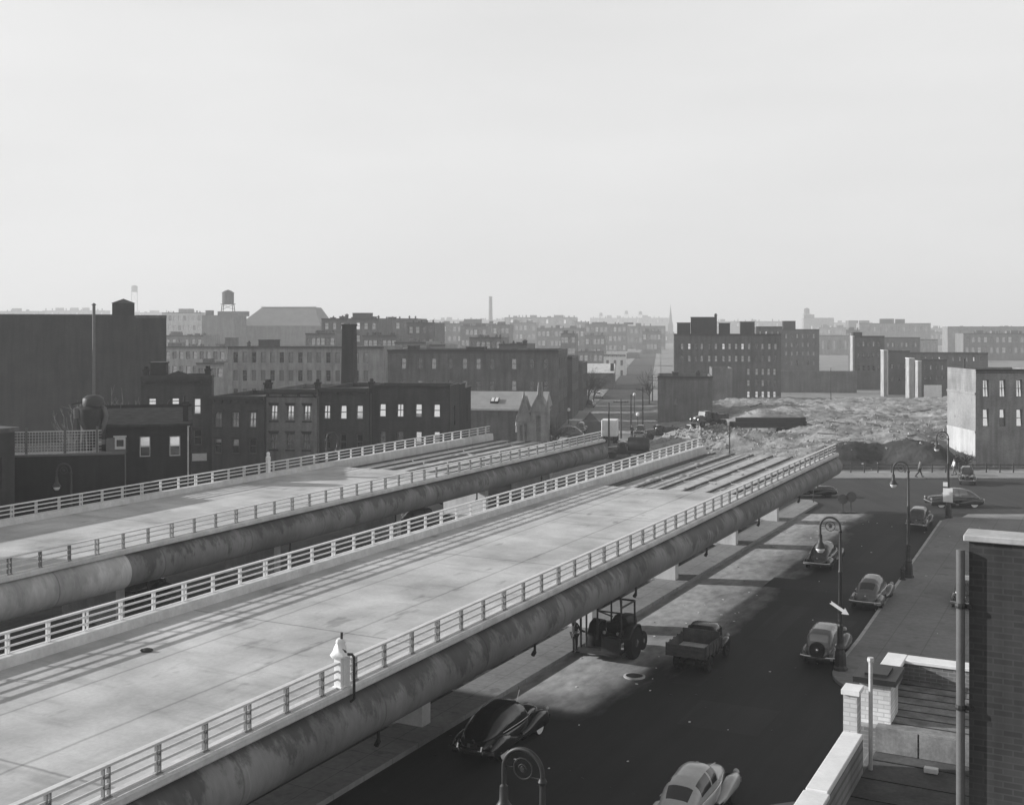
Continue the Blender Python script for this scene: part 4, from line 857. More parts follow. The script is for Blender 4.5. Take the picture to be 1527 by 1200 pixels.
SHAPES = {
 'fast': dict(L=4.75, W=.98, belt=1.0,
   hull=[(-.5, .40, .45, .62), (-.485, .62, .38, .78), (-.42, .74, .34, .92), (-.3, .80, .3, 1.0), (0, .82, .28, 1.04), (.15, .78, .28, 1.05), (.25, .66, .3, 1.04), (.38, .56, .34, 1.0), (.46, .46, .38, .92), (.495, .3, .45, .76)],
   cab=[(-.465, .42, .86), (-.42, .60, 1.06), (-.35, .72, 1.3), (-.27, .78, 1.5), (-.17, .81, 1.62), (-.05, .82, 1.67), (.0, .82, 1.675), (.02, .82, 1.67), (.09, .80, 1.6), (.12, .79, 1.54), (.19, .74, 1.08)],
   side=[(-.2, -.05), (-.03, .085)], rear=(-.35, -.22), ws=(.12, .19), zw=1.1, fend=(.96, .84)),
 'sedan': dict(L=4.75, W=.92, belt=1.02,
   hull=[(-.5, .36, .5, .66), (-.485, .56, .42, .84), (-.42, .66, .36, .98), (-.3, .71, .32, 1.04), (0, .74, .3, 1.06), (.13, .70, .3, 1.07), (.24, .56, .32, 1.05), (.38, .45, .36, 1.0), (.46, .36, .4, .94), (.495, .2, .46, .8)],
   cab=[(-.44, .42, .92), (-.40, .55, 1.08), (-.35, .62, 1.28), (-.29, .66, 1.47), (-.2, .68, 1.6), (-.06, .69, 1.66), (-.03, .69, 1.665), (.0, .69, 1.66), (.06, .68, 1.62), (.085, .67, 1.57), (.15, .63, 1.08)],
   side=[(-.26, -.07), (-.05, .06)], rear=(-.385, -.3), ws=(.085, .15), zw=1.12, fend=(.9, .78)),
 'old': dict(L=4.2, W=.84, belt=1.08,
   hull=[(-.5, .40, .52, .74), (-.49, .52, .46, .9), (-.43, .60, .42, 1.04), (-.3, .66, .38, 1.1), (0, .68, .36, 1.12), (.1, .64, .36, 1.12), (.2, .50, .38, 1.1), (.36, .38, .4, 1.06), (.44, .32, .42, 1.04), (.47, .2, .5, .98)],
   cab=[(-.455, .5, .96), (-.44, .56, 1.15), (-.41, .60, 1.38), (-.37, .63, 1.55), (-.3, .65, 1.66), (-.12, .66, 1.71), (-.08, .66, 1.71), (-.04, .66, 1.71), (.04, .65, 1.66), (.075, .64, 1.58), (.115, .61, 1.12)],
   side=[(-.33, -.13), (-.09, .05)], rear=(-.435, -.385), ws=(.075, .115), zw=1.2, fend=(.84, .84)),
}
def car(label, cat, loc, rz, kind, paint, glass='glass', roofpaint=None, group=None, wall=False, spare=False, chrome=True, detail=True, visor=False):
    P = SHAPES[kind]; L = P['L']; pt = M['car_' + paint]; o = thing(cat.replace(' ', '_') if cat else 'car', label, cat, loc, rz, group)
    o.name = {'car': 'parked_car', 'sedan': 'sedan_car', 'coupe': 'coupe_car'}.get(cat, 'car')
    b = MB(); rings = []
    for i in range(31):
        x = -.5 + .995 * i / 30; w, z0, z1 = interp(P['hull'], x); rings.append(ring_se(x * L, w, z0, z1, 3.0 if abs(x) < .42 else 2.5))
    b.loft(rings); b.build('body', pt, o, smooth=True)
    # cabin: a half ring from the left belt over the roof to the right belt; windows are its own cells
    st_ = sorted({t[0] for t in P['cab']} | {v for s_ in P['side'] for v in s_} | set(P['rear']) | set(P['ws']) | {P['cab'][0][0] + (P['cab'][-1][0] - P['cab'][0][0]) * i / 22 for i in range(23)})
    NJ = 22; rg = []
    for x in st_:
        w, zt = interp(P['cab'], x); zb = min(.86, zt - .05); r = []
        for j in range(NJ + 1):
            a = math.pi * j / NJ; c, s_ = math.cos(a), math.sin(a)
            r.append(Vector((x * L, math.copysign(abs(c) ** (2 / (5 if kind == 'old' else 3.2)), c) * w * (1 - .10 * s_ ** 2), zb + (zt - zb) * abs(s_) ** (2 / (4 if kind == 'old' else 2.6)))))
        rg.append(r)
    zroof = max(t[2] for t in P['cab'])
    def kind_of(i, j):
        xm = (st_[i] + st_[i + 1]) / 2; zc = sum((rg[a][c].z for a in (i, i + 1) for c in (j, j + 1))) / 4; jm = j + .5
        if zc > P['zw'] and any(a <= xm <= c for a, c in P['side']) and zc < zroof - .12 and (jm < 7.0 or jm > NJ - 7.0): return 'side'
        if P['rear'][0] < xm < P['rear'][1] and 7.0 < jm < NJ - 7.0: return 'rear'
        if P['ws'][0] < xm < P['ws'][1] and zc > P['zw'] - .05 and 4 < jm < NJ - 4 and abs(jm - NJ / 2) > .6: return 'ws'
        return None
    b = MB(); b.loft(rg, 0, False, False, lambda i, j: kind_of(i, j) is not None); b.build('cabin', M['car_' + (roofpaint or paint)], o, smooth=True)
    xm_ = lambda i: (st_[i] + st_[i + 1]) / 2
    for kk, nm, ok in [('side', 'side_window', (lambda i, j, a=a, c=c, h=h: a <= xm_(i) <= c and (j < NJ / 2) == h)) for a, c in P['side'] for h in (True, False)] + [('rear', 'rear_window', lambda i, j: True)] + [('ws', 'windscreen', (lambda i, j, h=h: (j < NJ / 2) == h)) for h in (True, False)]:
        b = MB(); b.loft(rg, 0, False, False, lambda i, j: kind_of(i, j) != kk or not ok(i, j))
        if not b.f: continue
        b.build(nm, M[glass], o, smooth=True)
    fw, fz = P['fend']; W = P['W']; rw = .36 if kind != 'old' else .38
    for sx, tab in ((1, [(.49, .1, .42, .6), (.465, .17, .36, .76), (.41, .21, .34, fz + .02), (.33, .22, .36, fz + .08), (.24, .20, .36, fz), (.14, .15, .34, fz - .22), (.03, .06, .34, .46)]),
                    (-1, [(-.5, .07, .46, .6), (-.47, .15, .4, .74), (-.4, .2, .36, fz), (-.32, .21, .36, fz + .06), (-.22, .18, .36, fz - .04), (-.12, .11, .35, fz - .26), (-.04, .05, .35, .45)])):
        for sy in (1, -1):
            b = MB(); tb = sorted(tab); rings = []
            for i in range(19):
                x = tb[0][0] + (tb[-1][0] - tb[0][0]) * i / 18; w, z0, z1 = interp(tb, x); z0 -= .16 if kind == 'fast' else .07
                rings.append([(p[0], p[1] + sy * (W - .19 - (.0 if sx > 0 else .02)), p[2]) for p in ring_se(x * L, w, z0, z1, 2.4, 16)])
            b.loft(rings); b.build('fender', pt, o, smooth=True)
    for sx in (.31, -.32):
        for sy in (1, -1): wheel(o, sx * L, sy * (W - .15), rw, .17, wall)
    b = MB()
    for sy in (1, -1): b.box(-.15 * L, .14 * L, sy * (W - .2) - .12, sy * (W - .2) + .1, .36, .41)
    b.build('running_board', M['rubber'], o)
    cm = M['chrome'] if chrome else M['car_' + paint]
    for sx, xx in ((1, .515), (-1, -.525)):
        b = MB(); pts = [(sx * L * abs(xx) - sx * .14 * (y / W) ** 4, y, .5) for y in lin(-W * .96, W * .96, 13)]
        b.loft([[(p[0] + sx * a, p[1], p[2] + c) for a, c in ((-.02, -.085), (.035, -.05), (.035, .05), (-.02, .085))] for p in pts]); b.build('bumper', cm, o, smooth=True)
    if detail:
        for sy in (1, -1):
            b = MB(); b.lathe([(.06, 0), (.1, .05), (.11, .12), (.0, .16)], (L * (.43 if kind == 'old' else .468), sy * (W - .22 if kind != 'old' else .46), fz - .06 if kind != 'old' else .98), 14, 0, Matrix.Rotation(R(90), 3, 'Y')); b.build('headlight', M['lamp'], o, smooth=True)
            b = MB(); b.lathe([(.05, 0), (.055, .05), (.0, .08)], (-L * .482, sy * (W - .22), .74), 10, 0, Matrix.Rotation(R(-90), 3, 'Y')); b.build('tail_light', M['tail'], o, smooth=True)
        b = MB(); b.box(-L * .515, -L * .505, -.16, .16, .6, .74); b.build('number_plate', M['car_tan'], o)
        b = MB(); b.lathe([(.03, 0), (.05, .04), (.035, .1)], (-L * .47, 0, .8), 8, 0, Matrix.Rotation(R(-60), 3, 'Y')); b.build('badge', M['chrome'], o)
        b = MB(); b.tube([(x * L, 0, interp(P['hull'], x)[2] + .012) for x in lin(.2, .46, 8)], .012, 6); b.build('trim', M['chrome'], o)
        for sy in (1, -1):
            b = MB(); b.tube([(x * L, sy * (interp(P['hull'], x)[0] * 1.0 + .004), .96) for x in lin(-.3, .3, 12)], .014, 6); b.build('side_trim', M['chrome'], o)
    if spare:
        b = MB(); q = Matrix.Rotation(R(-82), 3, 'Y'); c = (-L * .495 - .02, 0, .86); b.lathe([(.25, -.07), (.33, -.08), (.37, -.03), (.37, .05), (.33, .09), (.25, .08)], c, 24, 0, q); s_ = b.build('spare_wheel', M['rubber'], o, smooth=True)
        b = MB(); b.lathe([(.25, .02), (.2, .06), (.1, .03), (.09, .1), (0, .12)], c, 20, 0, q); b.build('rim', M['car_tan'], s_, smooth=True)
        b = MB(); b.lathe([(.07, .1), (.05, .14), (0, .15)], c, 12, 0, q); b.build('hub_cap', M['chrome'], s_, smooth=True)
    if wall:
        for sy in (1, -1):
            b = MB(); b.tube([(-L * .53, sy * .5, .4), (-L * .545, sy * .5, .6), (-L * .53, sy * .5, .74)], .04, 8); b.build('bumper_guard', M['chrome'], o, smooth=True)
        b = MB(); b.box(-L * .535, -L * .525, -.3, -.02, .62, .78); b.build('trunk_handle', M['chrome'], o)
    if visor:
        b = MB(); b.tube([(.05 * L, -.5, 1.6), (.1 * L, -.5, 2.0), (.085 * L, -.5, 2.15)], .012, 5); b.build('aerial', M['chrome'], o)
    return o
AR = math.pi / 2 - TH                                           # heading up the street
def along(px, py, fwd, dt=0.0, h=AR):
    p = gp(px, py); return (p.x + fwd * math.cos(h) + dt * math.sin(h), p.y + fwd * math.sin(h) - dt * math.cos(h), .012)
pc = 'cars on the street beside the nearer deck'
car('black fastback car with white wall tyres and chrome bumper driving close to the nearer deck', 'sedan', along(703, 1139, 2.4), AR, 'fast', 'black', wall=True, visor=True, group=pc)
car('old grey car with a round spare wheel on its back by the corner lamp', 'car', along(1219, 996, 2.05), AR, 'old', 'tan', glass='pane2', spare=True, group=pc)
car('grey two door car with a bright straight bumper parked ahead of the spare wheel car', 'coupe', along(1290, 911, 2.3), AR, 'sedan', 'grey', glass='glass', group=pc)
car('dark sedan driving away where the sunlit strip meets the shade', 'sedan', along(1218, 852, 2.35), AR, 'sedan', 'dark', group=pc)
car('dark boxy car parked at the far end of the right kerb', 'car', along(1366, 792, 2.1), AR, 'old', 'dark', group=pc)
car('black sedan crossing the junction behind the end of the nearer deck', 'sedan', (xa(1208, 108.6), 108.6, .016), 0.02, 'sedan', 'black', group='cars on the cross street')
car('two tone sedan with pale roof crossing in front of the far lamp post', 'sedan', (xa(1422, 102.6), 102.6, .016), math.pi + .02, 'fast', 'slate', roofpaint='grey', glass='pane2', wall=True, group='cars on the cross street')
car('small dark car coming along the far side of the cross street at the right edge', 'car', (xa(1442, 118), 118, .016), R(250), 'old', 'slate', group='cars on the cross street')
car('dark car parked behind the right pavement above the stepped roof', 'car', along(1440, 912, 1.9), AR, 'old', 'dark', roofpaint='dark', group=pc)
car('pale sedan at the bottom edge passing the street corner', 'sedan', (xa(1032, 37.6) + .1, 37.6, .012), AR, 'sedan', 'pale', group=pc)
uc = 'cars under and beyond the farther deck'
car('dark sedan with bright headlamps facing out under the farther deck', 'sedan', (xa(686, 104), 104, .012), R(215), 'sedan', 'black', detail=True, group=uc)
car('pale car parked under the farther deck seen through the railing', 'car', (xa(634, 91.5), 91.5, .012), R(28), 'sedan', 'grey', glass='pane2', group=uc)
car('dark car in deep shade near the far end of the farther deck', 'car', (xa(788, 117.5), 117.5, .02), R(10), 'sedan', 'black', group=uc)
car('black car standing in shade below the left part of the farther deck', 'car', (xa(205, 67), 67, .012), R(62), 'old', 'black', group=uc)
car('small dark car beside the white box truck on the avenue', 'car', (xa(955, 169), 169, .02), R(258), 'old', 'dark', group='vehicles on the avenue')
car('dark car parked along the left pavement of the avenue', 'car', (xa(866, 176), 176, .02), R(82), 'sedan', 'slate', group='vehicles on the avenue')
car('grey car parked at the near corner of the avenue', 'car', (xa(845, 168), 168, .02), R(175), 'sedan', 'grey', group='vehicles on the avenue')
car('pale car far up the avenue', 'car', (xa(893, 262), 262, .02), R(82), 'sedan', 'pale', glass='glass', detail=False, group='vehicles on the avenue')
car('dark car far up the avenue by the left kerb', 'car', (xa(880, 232), 232, .02), R(82), 'sedan', 'black', detail=False, group='vehicles on the avenue')
def truck(label, cat, loc, rz, bed, paint='slate', group=None, s=1.0):
    o = thing(cat.replace(' ', '_'), label, cat, loc, rz, group); pt = M['car_' + paint]
    b = MB(); b.box(-2.6, 2.5, -.42, -.3, .62, .8); b.box(-2.6, 2.5, .3, .42, .62, .8); b.box(-2.0, -1.4, -.9, .9, .42, .6); b.box(-.4, .1, -.8, .8, .5, .62); b.build('chassis', M['iron'], o)
    b = MB()
    tab = [(.05, .84, .75, 1.75), (.12, .86, .7, 2.05), (.5, .86, .7, 2.14), (.9, .84, .7, 2.1), (1.08, .80, .72, 1.9), (1.22, .72, .75, 1.42)]
    b.loft([ring_se(x, w, z0, z1, 5, 24) for x, w, z0, z1 in tab]); b.build('cab', pt, o, smooth=True)
    b = MB(); b.box(-.0, .06, -.5, .5, 1.5, 1.86); b.build('rear_window', M['glass'], o, bevel=.02)
    for sy in (1, -1):
        b = MB(); b.box(.25, .85, sy * .862 - .02, sy * .862 + .02, 1.48, 1.9); b.build('side_window', M['glass'], o)
    b = MB(); b.add([(1.17, -.6, 1.5), (1.17, .6, 1.5), (1.03, .6, 1.97), (1.03, -.6, 1.97), (1.23, -.6, 1.5), (1.23, .6, 1.5), (1.1, .6, 1.99), (1.1, -.6, 1.99)], [(0, 1, 2, 3), (7, 6, 5, 4), (0, 4, 5, 1), (2, 6, 7, 3), (1, 5, 6, 2), (0, 3, 7, 4)]); b.build('windscreen', M['glass'], o)
    b = MB(); b.loft([ring_se(x, w, z0, z1, 3.4, 20) for x, w, z0, z1 in ((1.15, .62, .7, 1.5), (1.5, .58, .68, 1.48), (2.1, .5, .68, 1.42), (2.45, .42, .7, 1.36), (2.52, .3, .76, 1.26))]); b.build('bonnet', pt, o, smooth=True)
    for sy in (1, -1):
        tb = [(1.1, .08, .6, .72), (1.4, .16, .62, .98), (1.8, .2, .62, 1.12), (2.2, .19, .6, 1.06), (2.5, .12, .58, .86)]
        b = MB(); b.loft([[(p[0], p[1] + sy * .78, p[2]) for p in ring_se(x, w, z0, z1, 2.6, 14)] for x, w, z0, z1 in tb]); b.build('fender', pt, o, smooth=True)
        b = MB(); b.lathe([(.06, 0), (.11, .05), (.12, .12), (0, .16)], (2.42, sy * .72, 1.02), 12, 0, Matrix.Rotation(R(90), 3, 'Y')); b.build('headlight', M['lamp'], o, smooth=True)
        wheel(o, 1.85, sy * .82, .43, .2); wheel(o, -1.55, sy * .86, .46, .26); wheel(o, -1.55, sy * .56, .46, .22)
        b = MB(); b.box(.2, 1.15, sy * .72 - .14, sy * .72 + .14, .56, .62); b.build('step', M['iron'], o)
    b = MB(); b.box(2.6, 2.68, -.85, .85, .5, .68); b.build('bumper', M['iron'], o, bevel=.02)
    if bed == 'dump':
        b = MB(); x0, x1, w, z0, z1 = -2.75, -.1, 1.06, .98, 1.62
        b.box(x0, x1, -w, w, z0, z0 + .1); b.box(x0, x0 + .07, -w, w, z0 + .1, z1 - .02); b.box(x1 - .07, x1, -w, w, z0 + .1, z1 + .25)
        for sy in (1, -1):
            b.box(x0 + .071, x1 - .071, sy * w - .04, sy * w + .03, z0 + .1, z1)
            for k in lin(x0 + .1, x1 - .1, 5): b.box(k - .05, k + .05, sy * (w + .032) - .03 + (.03 if sy > 0 else -.03), sy * (w + .032) + .03 + (.03 if sy > 0 else -.03), z0 - .02, z1 + .03)
        for z in (1.15, 1.38): b.box(x0 - .04, x0 - .001, -w, w, z, z + .06)
        b.build('dump_bed', M['wood'], o)
        b = MB(); b.box(x0 + .08, x1 - .08, -w + .05, w - .05, z0 + .101, z0 + .13); b.build('bed_floor', M['rib'] if paint == 'x' else M['form'], o)
        for y in (-.7, .45):
            b = MB(); b.box(-2.62, -2.55, y, y + .25, .55, .8); b.build('mud_flap', M['rubber'], o)
    elif bed == 'box':
        b = MB(); b.box(-2.7, -.15, -1.1, 1.1, 1.0, 3.3); b.build('box_body', M['white'], o, bevel=.06)
        b = MB(); b.box(-2.74, -2.701, -.98, .98, 1.1, 3.1); b.box(-2.75, -2.741, -.02, .02, 1.1, 3.1); b.build('rear_door', M['white'], o)
    elif bed == 'tank':
        b = MB(); b.lathe([(.0, 0), (.8, .05), (.92, .3), (.92, 2.4), (.8, 2.65), (0, 2.7)], (-2.7, 0, 1.75), 20, 0, Matrix.Rotation(R(90), 3, 'Y')); b.build('drum', M['steel'], o, smooth=True)
        b = MB(); b.box(-2.7, 0, -.95, .95, .85, 1.0); b.build('bed', M['iron'], o)
    elif bed == 'beams':
        b = MB(); b.box(-9.4, .0, -1.1, 1.1, .95, 1.1); b.build('trailer_bed', M['iron'], o)
        for k, (y, z) in enumerate(((-.7, 1.1), (0, 1.1), (.7, 1.1), (-.35, 1.72), (.35, 1.72))):
            xb, xf = -11.4 + (k * 37 % 11) * .22, -.6 - (k * 53 % 7) * .3; b = MB(); b.box(xb, xf, y - .25, y + .25, z, z + .05); b.box(xb, xf, y - .25, y + .25, z + .55, z + .6); b.box(xb, xf, y - .03, y + .03, z + .05, z + .55); b.build('steel_beam', M['steel'], o)
        for x in (-8.6, -7.6):
            for sy in (1, -1): wheel(o, x, sy * .85, .46, .3)
    return o
truck('dark open dump truck driving away in the middle of the street', 'dump truck', along(1022, 1008, 2.4), AR, 'dump', 'slate').scale = (.86, .86, .86)
truck('white box truck standing at the foot of the avenue', 'box truck', (xa(911, 161), 161, .02), R(80), 'box', 'slate', group='vehicles on the avenue')
truck('dark drum truck just beyond the end of the nearer left railing', 'drum truck', (xa(936, 140.5), 140.5, .02), R(170), 'tank', 'slate')
ct = 'trucks working at the edge of the cleared lot'
truck('dark dump truck left of the pale rubble mound', 'dump truck', (xa(988, 163), 163, lot_h(xa(988, 163), 163)), R(185), 'dump', 'dark', ct)
truck('dump truck with a pale cab behind the rubble mound', 'dump truck', (xa(1036, 161), 161, lot_h(xa(1036, 161), 161)), R(200), 'dump', 'pale', ct)
truck('dark dump truck nearest the long beam trailer', 'dump truck', (xa(1056, 150), 150, lot_h(xa(1056, 150), 150)), R(215), 'dump', 'slate', ct)
truck('long trailer truck loaded with dark steel beams across the cleared lot', 'beam truck', (xa(1083, 158), 158, lot_h(xa(1130, 158), 158) + .1), R(181), 'beams', 'dark', ct)
# ------------------------------------------------------------------ tractor with frame
p = along(908, 984, 1.2)
o = thing('tractor', 'dark tractor with an open tubular frame standing by the pier', 'tractor', p, AR)
b = MB(); b.box(-1.0, 1.3, -.35, .35, .6, .95); b.box(-.9, .3, -.55, .55, .95, 1.12); b.build('chassis', M['iron'], o, bevel=.03)
b = MB(); b.loft([ring_se(x, w, z0, z1, 4, 16) for x, w, z0, z1 in ((.2, .42, .95, 1.75), (.5, .42, .9, 1.8), (1.5, .38, .85, 1.68), (1.6, .32, .9, 1.6))]); b.build('bonnet', M['steel'], o, smooth=True)
for sy in (1, -1):
    wheel(o, -.45, sy * .95, .78, .4); wheel(o, 1.25, sy * .75, .46, .25)
    tb = [(-1.25, .2, 1.1, 1.2), (-.9, .24, 1.5, 1.62), (-.45, .24, 1.62, 1.75), (.05, .24, 1.5, 1.6), (.35, .2, 1.1, 1.2)]
    b = MB(); b.loft([[(p_[0], p_[1] + sy * .92, p_[2]) for p_ in ring_se(x, w, z0, z1, 3, 12)] for x, w, z0, z1 in tb]); b.build('mudguard', M['iron'], o, smooth=True)
b = MB()
for sy in (1, -1): b.tube([(-1.15, sy * .62, .9), (-1.15, sy * .62, 2.55), (-.95, sy * .5, 2.95), (-.75, sy * .2, 3.15)] , .05, 8)
b.tube([(-.75, .2, 3.15), (-.75, -.2, 3.15)], .05, 8); b.tube([(-1.15, .62, 2.3), (-1.15, -.62, 2.3)], .04, 8); b.tube([(.6, .62, 1.0), (.6, .62, 2.55), (-1.15, .62, 2.55)], .05, 8); b.tube([(.6, -.62, 1.0), (.6, -.62, 2.55), (-1.15, -.62, 2.55)], .05, 8); b.tube([(.6, .62, 2.55), (.6, -.62, 2.55)], .05, 8)
b.tube([(-1.15, .62, 2.3), (-.95, -.1, 2.05)], .035, 6); b.build('canopy_frame', M['iron'], o, smooth=True)
b = MB(); b.tube([(-1.5, 1.35, .35), (-1.5, 1.35, 2.75), (-1.1, 1.35, 2.95), (-.6, .9, 2.95)], .06, 8); b.tube([(-1.5, 1.05, .6), (-1.5, 1.05, 2.7)], .05, 8); b.box(-1.56, -1.1, .9, 1.5, .3, .42); b.build('mast', M['iron'], o)
b = MB(); b.box(-1.75, -1.05, -.9, 1.3, .35, .55); b.box(-1.9, -1.75, -.85, .1, .5, 1.25); b.tube([(-1.8, -.7, 1.2), (-1.1, -.6, 1.5)], .05, 6); b.build('rear_hitch', M['steel'], o)
b = MB(); b.box(-.75, -.35, -.3, .3, 1.12, 1.25); b.box(-.8, -.7, -.3, .3, 1.25, 1.7); b.build('seat', M['rubber'], o, bevel=.03)
b = MB(); b.tube([(.25, 0, 1.5), (-.05, 0, 1.8)], .025, 6); b.lathe([(.2, -.02), (.22, 0), (.2, .02), (.18, 0)], (-.05, 0, 1.8), 16, 0, Matrix.Rotation(R(-40), 3, 'Y')); b.build('steering_wheel', M['iron'], o)
for y in (-.45, .25):
    b = MB(); b.lathe([(.05, 0), (.09, .06), (0, .1)], (-1.12, y, 1.3), 10, 0, Matrix.Rotation(R(-90), 3, 'Y')); b.build('work_lamp', M['lamp'], o, smooth=True)
b = MB(); b.tube([(.9, .2, 1.7), (.9, .2, 2.4)], .045, 8); b.build('exhaust', M['iron'], o)
# ------------------------------------------------------------------ lamps with crook tops
def crook_lamp(label, s, t, h=7.35, sign=None, world=None, rz=None, small=False):
    o = thing('street_lamp', label, 'street lamp', world or st(s, t, .14), (AR + math.pi / 2) if rz is None else rz, 'crook topped street lamps')   # local +x points over the road
    b = MB(); b.lathe([(.34, 0), (.34, .12), (.27, .2), (.25, .75), (.2, .95), (.24, 1.02), (.2, 1.1), (.15, 1.25), (.135, 2.0), (.17, 2.06), (.12, 2.14)], (0, 0, 0), 8); b.build('base', M['iron'], o)
    r = .46; b = MB(); b.lathe([(.115, 2.1), (.085, 4.5), (.11, 4.55), (.08, 4.62), (.06, h - r - .1)], (0, 0, 0), 12); b.build('shaft', M['iron'], o, smooth=True)
    b = MB(); b.tube([(0, 0, h - r - .15)] + [(r - r * math.cos(a), 0, h - r + r * math.sin(a)) for a in (math.pi * k / 16 for k in range(17))] + [(2 * r, 0, h - r - .35)], .05, 10); b.lathe([(.07, h - r - .22), (.1, h - r - .15), (.07, h - r - .08)], (0, 0, 0), 10); b.build('crook', M['iron'], o, smooth=True)
    b = MB(); ax = Matrix.Rotation(R(90), 3, 'X')
    rr = .22; b.tube([(r + rr * math.cos(a), 0, h - r + .05 + rr * math.sin(a)) for a in (2 * math.pi * k / 20 for k in range(21))], .018, 6); b.tube([(r + .1 * math.cos(a) * (1 - a / 14), 0, h - r + .05 + .1 * math.sin(a) * (1 - a / 14)) for a in lin(0, 9, 24)], .016, 5)
    b.lathe([(.05, -.03), (.06, 0), (.05, .03)], (r, 0, h - r + .05), 10, 0, ax); b.tube([(2 * r, 0, h - r + .02), (r + rr, 0, h - r + .05)], .014, 5); b.tube([(0, 0, h - r - .1), (r * .55, 0, h - r - .1)], .014, 5)
    b.build('scrollwork', M['iron'], o, smooth=True)
    b = MB(); zl = h - r - .35; b.lathe([(.04, zl), (.09, zl - .05), (.1, zl - .35), (.14, zl - .42), (.27, zl - .62), (.27, zl - .66), (.2, zl - .66)], (2 * r, 0, 0), 16); f = b.build('luminaire', M['iron'], o, smooth=True)
    b = MB(); b.lathe([(.2, zl - .655), (.21, zl - .74), (.12, zl - .86), (0, zl - .89)], (2 * r, 0, 0), 14); b.build('glass', M['milk'], f, smooth=True)
    if sign == 'arrow':
        b = MB(); q = Matrix.Rotation(R(-30), 3, 'X')
        pts = [(-.48, -.07), (-.22, -.07), (.2, -.07), (.2, -.17), (.5, 0), (.2, .17), (.2, .07), (-.22, .07), (-.48, .07), (-.42, 0)]
        V = [Vector((-u * .86 - v * .5, .2 + d, 2.9 - u * .5 + v * .86)) for d in (-.02, .02) for u, v in pts]
        n = len(pts); b.add(V, [tuple(range(n)), tuple(reversed(range(n, 2 * n)))] + [(i, i + n, (i + 1) % n + n, (i + 1) % n) for i in range(n)]); b.build('arrow_sign', M['white'], o)
    if sign == 'board':
        b = MB(); b.box(-.38, .38, .26, .3, 1.35, 2.5); b.build('sign_board', M['white'], o); b = MB(); b.box(.02, .38, .24, .28, 2.65, 3.0); b.build('small_sign', M['white'], o)
    return o
crook_lamp('crook topped street lamp with a white arrow sign at the right pavement corner', 54.1, -11.05, h=7.05, sign='arrow')
crook_lamp('crook topped street lamp beside the fire hydrant halfway along the right pavement', 76.2, -11.3)
crook_lamp('crook topped street lamp carrying a white board at the far end of the right pavement', 101.8, -11.9, h=7.2, sign='board')
q = gp(793, 1160, 6.6); crook_lamp('crook topped street lamp whose curled top rises into the bottom of the picture', q.x * SN + q.y * CS + .2, q.x * CS - q.y * SN + .15, 6.95)
crook_lamp('crook topped street lamp seen dimly before the dark workshop at left', 0, 0, world=(xa(113, 73) - .3, 73, 0), rz=R(180), sign=None)
crook_lamp('crook topped street lamp before the row house with arched windows', 0, 0, world=(xa(487, 95), 95, 0), rz=0)
# ------------------------------------------------------------------ poles
def pole(label, px, yt, Z, arm=0, glob=0, cat='utility pole', r=.14):
    o = thing(cat.replace(' ', '_'), label, cat, (xa(px, Z), Z, 0), GRID, 'poles around the avenue'); z1 = za(yt, Z)
    b = MB(); b.tube([(0, 0, 0), (0, 0, z1)], [r, r * .7], 8); b.build('shaft', M['iron'] if r < .13 else M['wood'], o, smooth=True)
    if arm:
        for k in range(arm):
            b = MB(); b.box(-1.1, 1.1, -.2, -.1, z1 - .5 - k * .6, z1 - .36 - k * .6)
            for x in (-1, -.6, .6, 1): b.lathe([(.04, z1 - .36 - k * .6), (.05, z1 - .26 - k * .6), (0, z1 - .2 - k * .6)], (x, -.15, 0), 6)
            b.build('crossarm', M['wood'], o)
    if glob:
        b = MB(); b.lathe([(0, z1 - .1), (.25, z1 + .05), (.3, z1 + .3), (.15, z1 + .52), (0, z1 + .55)], (0, 0, 0), 12); b.build('globe', M['milk'], o, smooth=True)
pole('tall dark pole in front of the white box truck', 908, 600, 150)
pole('dark utility pole with a crossarm right behind the white box truck', 926, 595, 166, 1)
pole('dark utility pole between the two globe lamps', 941, 588, 178)
pole('globe lamp post at the foot of the avenue', 951, 620, 176, 0, 1, 'globe lamp', .09)
pole('dark utility pole with crossarms left of the blank building', 958.5, 577, 188, 1)
pole('faint utility pole far up the right side of the avenue', 973, 560, 250, 2)
pole('globe lamp post farther up the avenue', 946, 590, 215, 0, 1, 'globe lamp', .09)
pole('thin pole rising from the end of the nearer deck', 1088, 630, 118, 0, 0, 'pole', .07)
pole('globe lamp post by the long dark side wall of the avenue', 848, 613, 190, 0, 1, 'globe lamp', .09)
pole('thin pole standing far out on the cleared lot', 1239, 548, 215, 0, 0, 'pole', .08)
pole('dark pole above the corner shop at right', 1438, 535, 136, 0, 0, 'pole', .16)
# signs, hydrant, manhole
def sign(label, px, yb, h, shape, cat='traffic sign'):
    p = gp(px, yb); o = thing('traffic_sign', label, cat, (p.x, p.y, .02), 0, 'signs at the junction')
    b = MB(); b.tube([(0, 0, 0), (0, 0, h)], .04, 6)
    if shape != 'plate': b.lathe([(.42, 0), (.42, .08), (.1, .16)], (0, 0, 0), 12)
    b.build('post', M['iron'], o)
    b = MB()
    if shape == 'plate': b.box(-.3, .3, -.06, -.04, h - .7, h)
    else: b.lathe([(.0, -.02), (.45, -.02), (.45, .02), (0, .02)], (0, -.06, h - .3), 20 if shape == 'round' else 8, 0, Matrix.Rotation(R(90), 3, 'X'))
    b.build('plate', M['white'] if shape == 'plate' else M['sash'], o)
sign('white rectangular sign on a post in front of the black crossing sedan', 1213, 752, 2.2, 'plate')
sign('left of two round signs standing on the sunlit corner', 1257, 765, 1.5, 'oct')
sign('right and larger of two round signs standing on the sunlit corner', 1269, 765, 1.7, 'round')
p = gp(1346, 864, .14)
o = thing('fire_hydrant', 'dark fire hydrant at the kerb beside the middle street lamp', 'fire hydrant', p, AR)
